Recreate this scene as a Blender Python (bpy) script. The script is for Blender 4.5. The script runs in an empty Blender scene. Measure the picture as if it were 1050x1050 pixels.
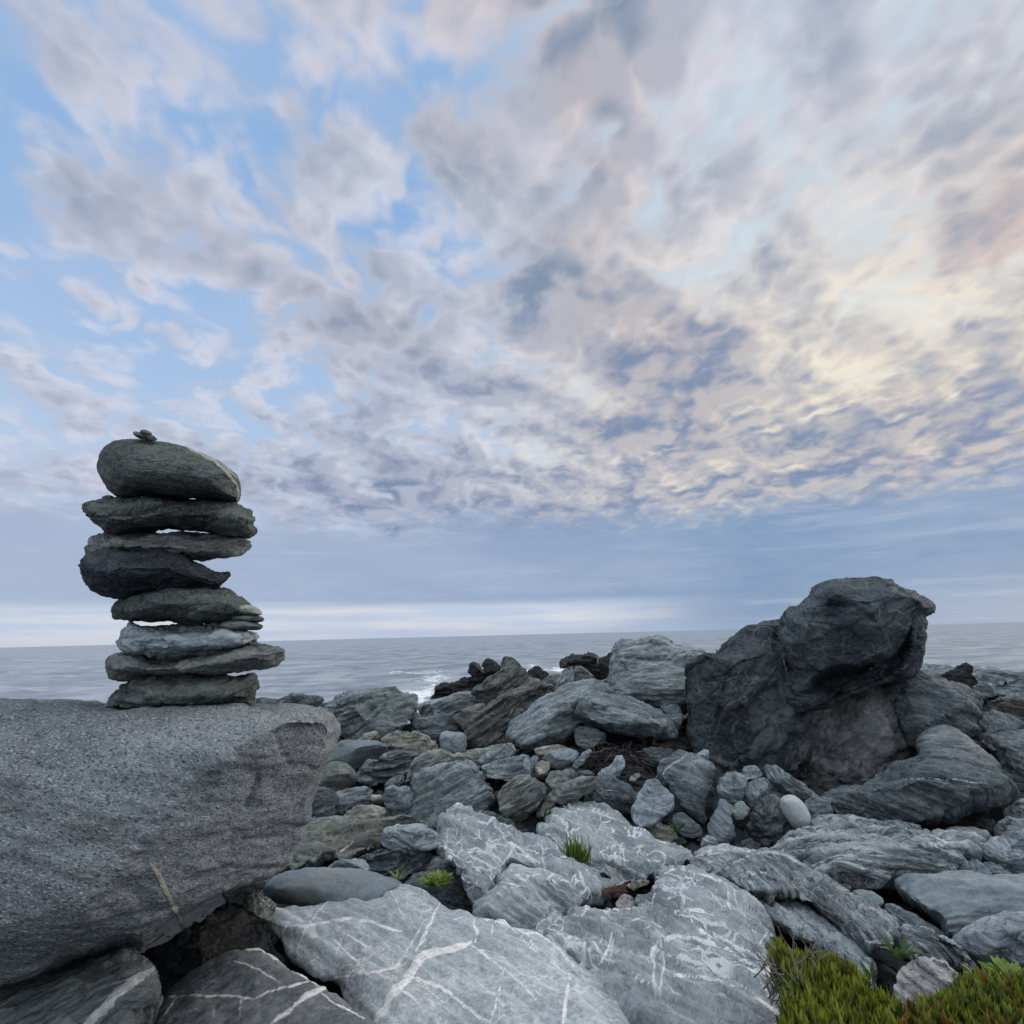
import bpy, bmesh, math, random
import numpy as np
from mathutils import Vector, Matrix
from mathutils.geometry import delaunay_2d_cdt

S = bpy.context.scene
COL = S.collection

# ------------------------------------------------------------------ camera
FPX = 583.0                       # focal length in pixels of a 1050 px wide frame
PITCH = math.atan(126.0 / FPX)
ROLL = math.radians(1.42)
EYE = np.array([0.0, 0.0, 1.6])
_r = np.array([1.0, 0, 0]); _f = np.array([0, math.cos(PITCH), math.sin(PITCH)])
_u = np.array([0, -math.sin(PITCH), math.cos(PITCH)])
CR = math.cos(ROLL) * _r - math.sin(ROLL) * _u
CU = math.sin(ROLL) * _r + math.cos(ROLL) * _u
cam_d = bpy.data.cameras.new('camera'); cam = bpy.data.objects.new('camera', cam_d); COL.objects.link(cam)
cam_d.sensor_fit = 'HORIZONTAL'; cam_d.sensor_width = 36.0; cam_d.lens = 36.0 * FPX / 1050.0
cam_d.clip_start = 0.05; cam_d.clip_end = 60000.0
M = Matrix.Identity(4)
for i in range(3):
    M[i][0] = CR[i]; M[i][1] = CU[i]; M[i][2] = -_f[i]; M[i][3] = EYE[i]
cam.matrix_world = M
S.camera = cam

# ------------------------------------------------------------------ sky and light
SUN_EL, SUN_AZ = math.radians(16), math.radians(58)      # azimuth from +Y towards +X
W = bpy.data.worlds.new('World'); S.world = W; W.use_nodes = True
nt = W.node_tree; nt.nodes.clear()
def N(t, **kw):
    n = nt.nodes.new(t)
    for k, v in kw.items(): setattr(n, k, v)
    return n
def L(a, b): nt.links.new(a, b)
def setin(sock, v):
    if hasattr(v, 'is_output'): L(v, sock)
    else: sock.default_value = v
def MA(op, a, b=None, c=None, clamp=False):
    n = N('ShaderNodeMath', operation=op, use_clamp=clamp)
    setin(n.inputs[0], a)
    if b is not None: setin(n.inputs[1], b)
    if c is not None: setin(n.inputs[2], c)
    return n.outputs[0]
def SS(x, lo, hi, olo=0.0, ohi=1.0):
    n = N('ShaderNodeMapRange', interpolation_type='SMOOTHSTEP', clamp=True)
    setin(n.inputs[0], x); n.inputs[1].default_value = lo; n.inputs[2].default_value = hi
    n.inputs[3].default_value = olo; n.inputs[4].default_value = ohi
    return n.outputs[0]
def MIX(f, a, b):
    n = N('ShaderNodeMix', data_type='RGBA')
    setin(n.inputs[0], f)
    for s, v in ((n.inputs[6], a), (n.inputs[7], b)):
        if hasattr(v, 'is_output'): L(v, s)
        else: s.default_value = (*v, 1)
    return n.outputs[2]
def NOISE(vec, scale, detail=6, rough=0.55, dist=0.0):
    n = N('ShaderNodeTexNoise'); L(vec, n.inputs['Vector'])
    n.inputs['Scale'].default_value = scale; n.inputs['Detail'].default_value = detail
    n.inputs['Roughness'].default_value = rough; n.inputs['Distortion'].default_value = dist
    return n.outputs[0]
def COMB(x, y, z):
    n = N('ShaderNodeCombineXYZ'); setin(n.inputs[0], x); setin(n.inputs[1], y); setin(n.inputs[2], z); return n.outputs[0]

tc = N('ShaderNodeTexCoord'); sx = N('ShaderNodeSeparateXYZ'); L(tc.outputs['Generated'], sx.inputs[0])
dx, dy, dz = sx.outputs
sky = N('ShaderNodeTexSky', sky_type='NISHITA', sun_disc=False, sun_elevation=SUN_EL, sun_rotation=SUN_AZ,
        altitude=0, air_density=1.0, dust_density=0.6, ozone_density=2.0)
zc = MA('MAXIMUM', dz, 0.0)
den = MA('ADD', zc, 0.22)
U_ = MA('DIVIDE', dx, den); V_ = MA('DIVIDE', dy, den)
az = MA('ARCTAN2', dx, dy)                                  # 0 ahead, + right
front = SS(dy, -0.2, 0.5)
# clouds live on a high plane, so they shrink and crowd together towards the horizon; streaks run away from the viewer
def cloud_density(ox, oy):
    v = COMB(MA('ADD', U_, ox), MA('MULTIPLY', MA('ADD', V_, oy), 0.85), 21.4)
    a_ = NOISE(v, 1.7, 3, 0.5, 0.2)
    b_ = NOISE(v, 5.0, 8, 0.56, 0.15)
    c_ = NOISE(v, 13.0, 5, 0.55, 0.2)
    # billows: rounded puffs parted by thin creases
    wn = N('ShaderNodeTexNoise'); L(v, wn.inputs['Vector']); wn.inputs['Scale'].default_value = 6.0; wn.inputs['Detail'].default_value = 3
    wv = N('ShaderNodeVectorMath', operation='MULTIPLY_ADD'); L(wn.outputs['Color'], wv.inputs[0]); wv.inputs[1].default_value = (0.11, 0.11, 0.0); L(v, wv.inputs[2])
    p1 = MA('ABSOLUTE', MA('SUBTRACT', NOISE(wv.outputs[0], 4.4, 1, 0.4), 0.5))
    p2 = MA('ABSOLUTE', MA('SUBTRACT', NOISE(wv.outputs[0], 10.5, 2, 0.45), 0.5))
    puff = MA('ADD', MA('MULTIPLY', p1, 0.80), MA('MULTIPLY', p2, 0.52))
    d_ = MA('ADD', MA('ADD', MA('MULTIPLY', a_, 0.30), MA('MULTIPLY', b_, 0.40)), MA('ADD', MA('MULTIPLY', c_, 0.16), puff))
    return v, a_, b_, c_, d_
vec_s, nA, nB, nC, dens0 = cloud_density(0.0, 0.0)
_, _, _, _, dens1 = cloud_density(0.050, 0.045)            # the same field a little nearer the low sun
side = SS(az, -0.95, 0.20)
lowb = SS(dz, 0.60, 0.25)                                  # cover closes towards the horizon
bias = MA('ADD', MA('MULTIPLY', side, 0.125), MA('ADD', MA('MULTIPLY', lowb, 0.050), 0.045))
dens = MA('ADD', dens0, bias)
cover = SS(dens, 0.525, 0.690)
thick = SS(dens, 0.610, 0.790)
lit = SS(MA('SUBTRACT', dens0, dens1), -0.11, 0.13)
blue = MIX(SS(dz, 0.10, 0.75), (0.52, 0.66, 0.86), (0.245, 0.445, 0.78))
veil = MA('MULTIPLY', SS(nA, 0.35, 0.65), 0.35)
blue = MIX(veil, blue, (0.60, 0.68, 0.82))
warm = MA('MULTIPLY', SS(az, -0.30, 0.55), SS(dz, 0.85, 0.25))
bright = MIX(warm, (0.68, 0.71, 0.83), (1.0, 0.87, 0.68))
peach = MIX(SS(az, -0.8, 0.6), (0.60, 0.625, 0.75), (0.88, 0.69, 0.58))
edge = MIX(MA('MULTIPLY', SS(nA, 0.40, 0.62), SS(dz, .22, .55, .25, 1.0)), bright, peach)
belly = MIX(SS(dz, 0.2, 0.7), (0.215, 0.28, 0.43), (0.235, 0.31, 0.435))
light = MA('MULTIPLY', MA('ADD', MA('MULTIPLY', lit, 0.50), MA('MULTIPLY', MA('SUBTRACT', 1.0, thick), 0.62)), 1.0, clamp=True)
cloud = MIX(light, belly, edge)
# gaps on the right are pale and luminous rather than blue
gap = MIX(SS(az, -0.20, 0.40), blue, MIX(SS(dz, 0.22, 0.65), (1.04, 0.94, 0.76), (0.62, 0.74, 0.84)))
open_sky = MIX(cover, gap, cloud)
# low stratus bank above the horizon
bn = NOISE(COMB(MA('MULTIPLY', az, 2.2), MA('MULTIPLY', dz, 9.0), 0.5), 1.6, 6, 0.55)
bn2 = NOISE(COMB(MA('MULTIPLY', az, 3.0), MA('MULTIPLY', dz, 40.0), 2.5), 1.5, 5, 0.55)
top_edge = MA('ADD', MA('ADD', dz, MA('MULTIPLY', MA('SUBTRACT', bn, 0.5), 0.09)), MA('MULTIPLY', MA('SUBTRACT', nC, 0.5), 0.12))
bank = SS(top_edge, 0.235, 0.165)
bank_col = MIX(SS(az, -0.7, 0.5), (0.40, 0.485, 0.66), (0.205, 0.325, 0.525))
bank_col = MIX(MA('MULTIPLY', SS(bn, 0.35, 0.7), 0.40), bank_col, (0.45, 0.54, 0.70))
bank_col = MIX(MA('MULTIPLY', SS(bn2, 0.5, 0.72), 0.30), bank_col, (0.55, 0.60, 0.74))
s1 = MIX(MA('MULTIPLY', bank, 0.95), open_sky, bank_col)
# pale slot under the bank, fading out to the right
slot = MA('MULTIPLY', SS(MA('ADD', MA('ADD', dz, MA('MULTIPLY', MA('SUBTRACT', bn, 0.5), 0.016)), MA('MULTIPLY', MA('SUBTRACT', bn2, 0.5), 0.022)), 0.064, 0.044), SS(az, 0.42, 0.05))
s2 = MIX(MA('MULTIPLY', slot, 0.85), s1, MIX(SS(bn2, .35, .65), (0.56, 0.65, 0.82), (0.76, 0.78, 0.84)))
s2 = MIX(MA('MULTIPLY', SS(dz, 0.028, 0.0), 0.45), s2, MIX(SS(az, -.6, .3), (0.52, 0.58, 0.72), (0.33, 0.45, 0.66)))
# unseen sky behind and overhead, brightened to light the rocks and their tops
amb = MIX(SS(NOISE(vec_s, 1.6, 4), 0.4, 0.65), (0.62, 0.76, 0.96), (0.92, 0.94, 0.98))
s3 = MIX(front, amb, s2)
zen = SS(dz, 0.83, 0.95)
s3 = MIX(zen, s3, (2.0, 2.15, 2.3))
bg1 = N('ShaderNodeBackground'); L(s3, bg1.inputs[0]); bg1.inputs[1].default_value = 1.0
bg2 = N('ShaderNodeBackground'); L(sky.outputs[0], bg2.inputs[0]); bg2.inputs[1].default_value = 0.07
add = N('ShaderNodeMixShader'); add.inputs[0].default_value = 0.93
L(bg2.outputs[0], add.inputs[1]); L(bg1.outputs[0], add.inputs[2])
wo = N('ShaderNodeOutputWorld'); L(add.outputs[0], wo.inputs[0])

S.view_settings.view_transform = 'Standard'; S.view_settings.look = 'None'
S.view_settings.exposure = 0.0; S.view_settings.gamma = 1.0
sl = bpy.data.lights.new('sun', 'SUN'); sl.energy = 1.3; sl.angle = math.radians(14); sl.color = (1.0, 0.91, 0.80)
so = bpy.data.objects.new('sun', sl); COL.objects.link(so)
so.rotation_euler = Vector((-math.sin(SUN_AZ) * math.cos(SUN_EL), -math.cos(SUN_AZ) * math.cos(SUN_EL), -math.sin(SUN_EL))).to_track_quat('-Z', 'Y').to_euler()
so.location = (20, 12, 12)

# ------------------------------------------------------------------ helpers
rng = np.random.default_rng(7); random.seed(7)

def ray(px, py):
    px = np.asarray(px, float); py = np.asarray(py, float)
    a = (px - 525.0) / FPX; b = -(py - 525.0) / FPX
    return _f + a[..., None] * CR + b[..., None] * CU
def P(px, py, D):
    """world point seen at photo pixel (px, py) and forward distance D"""
    d = ray(px, py)
    return EYE + d * (np.asarray(D, float) / d[..., 1])[..., None]
def project(co):
    q = co - EYE
    w = q @ _f
    return np.stack([525 + FPX * (q @ CR) / w, 525 - FPX * (q @ CU) / w], -1)

_perm = np.random.default_rng(3).permutation(256); _perm = np.concatenate([_perm, _perm, _perm])
_g = np.random.default_rng(4).normal(size=(256, 3)); _g /= np.linalg.norm(_g, axis=1)[:, None]; _g = _g.astype(np.float32)
def perlin(p):
    p = np.asarray(p, np.float32)
    i = np.floor(p).astype(np.int64); f = p - i; i &= 255
    t = f * f * f * (f * (f * 6 - 15) + 10)
    out = np.zeros(len(p), np.float32)
    for cx in (0, 1):
        wx = t[:, 0] if cx else 1 - t[:, 0]
        for cy in (0, 1):
            wy = t[:, 1] if cy else 1 - t[:, 1]
            for cz in (0, 1):
                wz = t[:, 2] if cz else 1 - t[:, 2]
                h = _perm[_perm[_perm[(i[:, 0] + cx) & 255] + ((i[:, 1] + cy) & 255)] + ((i[:, 2] + cz) & 255)]
                g = _g[h]
                out += wx * wy * wz * (g[:, 0] * (f[:, 0] - cx) + g[:, 1] * (f[:, 1] - cy) + g[:, 2] * (f[:, 2] - cz))
    return out * 1.5
def fbm(p, octs=4, gain=0.5, ridged=False):
    a, s, o = 1.0, 1.0, np.zeros(len(p), np.float32)
    for k in range(octs):
        n = perlin(p * s + 17.3 * k)
        if ridged: n = 1 - 2 * np.abs(n) - 0.5
        o += a * n; a *= gain; s *= 2.03
    return o

# ------------------------------------------------------------------ materials
def rockmat(name, a, b, s1=3.0, streak=4.0, s2=45.0, speck=0.0, veins=0.0, tint=None, tint_amt=0.0, tint_scale=2.0,
            rough=0.85, bump=0.8, vein_col=(0.62, 0.60, 0.57), fine=0.8, lo=0.37, hi=0.63, vein_w=0.014, seams=0.5):
    m = bpy.data.materials.new(name); m.use_nodes = True
    global nt
    nt = m.node_tree; nt.nodes.clear()
    at = N('ShaderNodeAttribute', attribute_name='rc'); rc = at.outputs['Vector']
    st = N('ShaderNodeVectorMath', operation='MULTIPLY'); L(rc, st.inputs[0]); st.inputs[1].default_value = (1, 1, streak)
    n1 = NOISE(st.outputs[0], s1, 9, 0.66, 0.6)
    nlow = NOISE(rc, s1 * 0.5, 4, 0.5, 0.4)
    mixf = MA('ADD', MA('MULTIPLY', n1, 0.7), MA('MULTIPLY', nlow, 0.3))
    a = (a[0] * .95, a[1] * .985, a[2] * .99); b = (b[0] * .97, b[1] * .995, b[2] * .985)
    col = MIX(SS(mixf, lo, hi), a, b)
    n2 = NOISE(rc, s2, 5, 0.7)
    n2s = NOISE(st.outputs[0], s2 * 0.35, 5, 0.7)
    mul = MA('ADD', 1 - fine * 0.5, MA('MULTIPLY', MA('ADD', MA('MULTIPLY', SS(n2, 0.3, 0.7), 0.55), MA('MULTIPLY', SS(n2s, 0.3, 0.7), 0.45)), fine))
    oi = N('ShaderNodeObjectInfo')
    mul = MA('MULTIPLY', mul, MA('ADD', 0.86, MA('MULTIPLY', oi.outputs['Random'], 0.28)))
    # thin dark seams along the bedding
    sm = SS(MA('ABSOLUTE', MA('SUBTRACT', NOISE(st.outputs[0], s1 * 1.3, 6, 0.6, 0.4), 0.5)), 0.0, 0.022, 1 - seams, 1.0)
    mul = MA('MULTIPLY', mul, sm)
    vm = N('ShaderNodeVectorMath', operation='SCALE'); L(col, vm.inputs[0]); L(mul, vm.inputs['Scale']); col = vm.outputs[0]
    if tint:
        tn = NOISE(rc, tint_scale, 6, 0.62, 0.5)
        col = MIX(MA('MULTIPLY', SS(tn, 0.52, 0.68), tint_amt), col, tint)
    if speck:
        ss = N('ShaderNodeVectorMath', operation='MULTIPLY'); L(rc, ss.inputs[0]); ss.inputs[1].default_value = (1, 1, 2.4)
        sp = NOISE(ss.outputs[0], 120.0, 3, 0.72, 0.2); sp2 = NOISE(ss.outputs[0], 95.0, 3, 0.7, 0.2)
        col = MIX(MA('MULTIPLY', SS(sp, 0.52, 0.64), speck), col, (0.42, 0.43, 0.44))
        col = MIX(MA('MULTIPLY', SS(sp2, 0.47, 0.37), speck), col, (0.05, 0.056, 0.06))
    if veins:
        fade = SS(NOISE(rc, 1.7, 3), 0.38, 0.52)
        vf = None
        wn = N('ShaderNodeTexNoise'); L(rc, wn.inputs['Vector']); wn.inputs['Scale'].default_value = 5.0; wn.inputs['Detail'].default_value = 6
        wd = N('ShaderNodeVectorMath', operation='MULTIPLY_ADD'); L(wn.outputs['Color'], wd.inputs[0]); wd.inputs[1].default_value = (.16, .16, .16); L(rc, wd.inputs[2])
        for kind, sc, stv, w, off in (('V', 2.0, (1, 1, 1.6), vein_w * 1.5, 0.0), ('V', 4.5, (.6, 1, 1.7), vein_w * 1.6, 5.0), ('N', 3.2, (.5, .7, 1.5), vein_w * .8, 11.0)):
            mp = N('ShaderNodeMapping'); L(wd.outputs[0], mp.inputs[0]); mp.inputs['Scale'].default_value = stv; mp.inputs['Location'].default_value = (off, off, off)
            if kind == 'V':
                vn = N('ShaderNodeTexVoronoi', feature='DISTANCE_TO_EDGE'); L(mp.outputs[0], vn.inputs['Vector']); vn.inputs['Scale'].default_value = sc
                v = SS(vn.outputs['Distance'], w * 1.3, w * .5)
                v = MA('MULTIPLY', v, SS(NOISE(mp.outputs[0], sc * .8, 3, .5), .44, .54))
            else:
                n = NOISE(mp.outputs[0], sc, 4, 0.45, 0.4); v = SS(MA('ABSOLUTE', MA('SUBTRACT', n, 0.5)), w, w * 0.35)
            vf = v if vf is None else MA('MAXIMUM', vf, v)
        col = MIX(MA('MULTIPLY', MA('MULTIPLY', vf, fade), veins), col, vein_col)
    if streak >= 3:                                   # pale threads of quartz along the bedding
        ps = SS(NOISE(st.outputs[0], s1 * 2.2, 7, .62, .5), .58, .68, 0, .3 if veins > .6 else .6)
        col = MIX(MA('MULTIPLY', ps, SS(nlow, .42, .6)), col, tuple(min(1, c * 1.75) for c in b))
    vd = N('ShaderNodeAttribute', attribute_name='vd').outputs['Fac']
    vdn = MA('ADD', vd, MA('MULTIPLY', MA('SUBTRACT', NOISE(rc, 55, 5, 0.65), 0.5), 0.012))
    vmask = SS(vdn, 0.0040, -0.0012)
    vcn = MIX(SS(n2, 0.35, 0.65), tuple(0.80 * c for c in vein_col), tuple(min(1, 1.15 * c) for c in vein_col))
    col = MIX(vmask, col, vcn)
    bs = N('ShaderNodeBsdfPrincipled'); L(col, bs.inputs['Base Color']); bs.inputs['Roughness'].default_value = rough
    bs.inputs['Specular IOR Level'].default_value = 0.3
    h = MA('ADD', MA('MULTIPLY', n2, 0.35), MA('ADD', MA('MULTIPLY', n1, 0.9), MA('MULTIPLY', n2s, 0.5)))
    h = MA('ADD', h, MA('MULTIPLY', vmask, 0.25))
    h = MA('ADD', h, MA('MULTIPLY', sm, 0.25))
    bp = N('ShaderNodeBump'); bp.inputs['Strength'].default_value = bump; bp.inputs['Distance'].default_value = 0.03
    L(h, bp.inputs['Height']); L(bp.outputs[0], bs.inputs['Normal'])
    o = N('ShaderNodeOutputMaterial'); L(bs.outputs[0], o.inputs[0])
    return m
MAT = {
 'granite': rockmat('granite', (.115, .126, .132), (.22, .234, .242), 2.0, 2.0, 60, speck=0.95, bump=0.8, tint=(.15, .165, .16), tint_amt=.3, fine=.6, vein_col=(.42, .38, .30), seams=0),
 'turtle': rockmat('dark_bluestone', (.022, .030, .036), (.092, .108, .12), 1.6, 1.8, 30, veins=.3, vein_col=(.25, .26, .26), tint=(.070, .075, .055), tint_amt=.3, tint_scale=1.6, bump=.9),
 'pedestal': rockmat('rusty_bluestone', (.032, .037, .040), (.17, .173, .168), 2.2, 1.4, 30, veins=.15, vein_col=(.25, .25, .24), tint=(.10, .075, .055), tint_amt=.3, bump=1.0),
 'dark': rockmat('dark_schist', (.050, .062, .069), (.165, .186, .196), 2.6, 5, 40, veins=.25, vein_col=(.36, .37, .37)),
 'mid': rockmat('grey_schist', (.095, .117, .127), (.31, .34, .352), 3.0, 6, 45, veins=.2, vein_col=(.45, .45, .44), tint=(.16, .16, .12), tint_amt=.3),
 'olive': rockmat('olive_schist', (.105, .117, .112), (.26, .27, .25), 3.0, 5, 45, veins=.15, tint=(.20, .17, .11), tint_amt=.4),
 'pale': rockmat('pale_veined_marble', (.225, .246, .26), (.455, .472, .483), 2.5, 3.5, 55, veins=.9, vein_col=(.82, .81, .81), fine=.6, tint=(.35, .32, .30), tint_amt=.2, seams=.25),
 'slab': rockmat('pale_fine_gneiss', (.29, .306, .318), (.455, .47, .482), 2.0, 2.0, 60, veins=.5, vein_col=(.80, .77, .74), fine=.75, vein_w=.008, bump=.5, seams=.08),
 'darkslab': rockmat('dark_fine_gneiss', (.13, .14, .15), (.255, .268, .28), 2.0, 2.0, 60, veins=.25, vein_col=(.74, .72, .70), fine=.7, vein_w=.007, bump=.45, seams=.2),
 'strat': rockmat('pale_bedded_schist', (.105, .13, .142), (.44, .465, .48), 2.6, 9, 45, veins=.4, vein_col=(.62, .61, .60), lo=.36, hi=.62, bump=.9, seams=.65, tint=(.34, .29, .25), tint_amt=.12),
 'blue': rockmat('blue_grey_stone', (.16, .19, .213), (.36, .394, .418), 3.0, 2, 50, veins=.15, fine=.6),
 'smooth': rockmat('smooth_sea_stone', (.14, .168, .185), (.275, .305, .318), 1.6, 2.2, 50, bump=.25, fine=.45, tint=(.25, .22, .17), tint_amt=.3, tint_scale=1.2, seams=.0),
 'cream': rockmat('cream_stone', (.26, .25, .21), (.42, .40, .35), 3.0, 3, 45, tint=(.40, .22, .12), tint_amt=.3),
 'egg': rockmat('white_sea_pebble', (.36, .39, .385), (.50, .525, .51), 2.0, 1, 50, bump=.12, fine=.25, seams=0),
 'black': rockmat('wet_black_rock_and_shade', (.008, .008, .009), (.034, .033, .034), 4.0, 1.5, 30, tint=(.042, .038, .034), tint_amt=.4, rough=.55, bump=1.0),  # wet skyline rocks; its blackness also paints the shade of the granite hollow
 'rubble': rockmat('gap_shade_rubble', (.022, .026, .028), (.075, .083, .087), 3, 2, 40),  # colour darkened to deepen the shade between the rocks
 'brown': rockmat('brown_schist', (.065, .07, .069), (.18, .182, .172), 3.0, 4, 40, veins=.15),
 'lichen': rockmat('lichen_stone', (.046, .055, .051), (.135, .150, .138), 3.0, 3, 50, tint=(.10, .122, .08), tint_amt=.4, tint_scale=4, speck=.28, bump=.9, fine=.7, vein_col=(.36, .36, .32)),
 'greystone': rockmat('grey_cairn_stone', (.12, .128, .125), (.25, .255, .245), 3.0, 5, 50, speck=.2, bump=.9, fine=.7),
 'inky': rockmat('inky_stone', (.022, .027, .035), (.065, .074, .088), 3.0, 4, 50, speck=.15, bump=.9, fine=.7),
 'pink': rockmat('pinkish_lichen_rock', (.24, .23, .24), (.47, .43, .42), 4.0, 1.5, 45, veins=.3, tint=(.40, .43, .33), tint_amt=.5, tint_scale=4),
 'rust': rockmat('rusty_schist', (.08, .075, .07), (.17, .155, .14), 3.0, 5, 45, tint=(.26, .12, .06), tint_amt=.8, tint_scale=3),
}

# ------------------------------------------------------------------ stone builder
REG = {'U': (0, 0, 1), 'A': (50, 420, 3.28), 'B': (270, 690, 7), 'C': (400, 650, 7), 'D': (540, 640, 7), 'E': (270, 800, 7),
       'F': (400, 750, 7), 'G': (540, 740, 7), 'H': (660, 740, 5.25), 'I': (680, 580, 5.25), 'J': (850, 580, 5.25),
       'K': (850, 730, 5.25), 'L': (850, 850, 5.25), 'M': (700, 850, 5.25), 'N': (540, 850, 5.25), 'O': (400, 850, 5.25),
       'P': (240, 850, 5.25), 'Q': (60, 850, 5.25), 'R': (0, 700, 2.917), 'S': (620, 570, 2.442), 'T': (830, 650, 3.0)}
def px_of(reg, pts):
    """pts may switch region on the way: a string changes the region for the points after it"""
    out = []
    for p in pts:
        if isinstance(p, str): reg = p; continue
        x0, y0, f = REG[reg]; out.append((x0 + p[0] / f, y0 + p[1] / f))
    return np.array(out, float)
def resample(poly, step, closed=True):
    pts = np.vstack([poly, poly[:1]]) if closed else poly
    seg = np.linalg.norm(np.diff(pts, axis=0), axis=1); cum = np.concatenate([[0], np.cumsum(seg)])
    n = max(6 if closed else 2, int(round(cum[-1] / step)))
    t = np.linspace(0, cum[-1], n, endpoint=not closed)
    return np.stack([np.interp(t, cum, pts[:, 0]), np.interp(t, cum, pts[:, 1])], -1)
def dist_poly(q, poly, closed=True):
    a = poly; b = np.roll(poly, -1, 0) if closed else poly[1:]
    if not closed: a = poly[:-1]
    d = np.full(len(q), 1e9)
    for p0, p1 in zip(a, b):
        e = p1 - p0; l2 = max(e @ e, 1e-12)
        t = np.clip(((q - p0) @ e) / l2, 0, 1)
        d = np.minimum(d, np.linalg.norm(q - (p0 + t[:, None] * e), axis=1))
    return d
def inside(q, poly):
    x, y = q[:, 0], q[:, 1]; c = np.zeros(len(q), bool)
    x1, y1 = poly[-1]
    for x2, y2 in poly:
        k = ((y2 > y) != (y1 > y)) & (x < (x1 - x2) * (y - y2) / ((y1 - y2) if y1 != y2 else 1e-12) + x2)
        c ^= k; x1, y1 = x2, y2
    return c
def chaikin(poly, n=1):
    for _ in range(n):
        nx = np.roll(poly, -1, 0)
        poly = np.stack([poly * .75 + nx * .25, poly * .25 + nx * .75], 1).reshape(-1, 2)
    return poly

def mesh_obj(name, me, mat, parent=None):
    o = bpy.data.objects.new(name, me); COL.objects.link(o)
    if mat: me.materials.append(mat)
    if parent: o.parent = parent
    return o
def tag(o, label=None, cat=None, group=None, kind=None):
    for k, v in (('label', label), ('category', cat), ('group', group), ('kind', kind)):
        if v: o[k] = v
    return o

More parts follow.
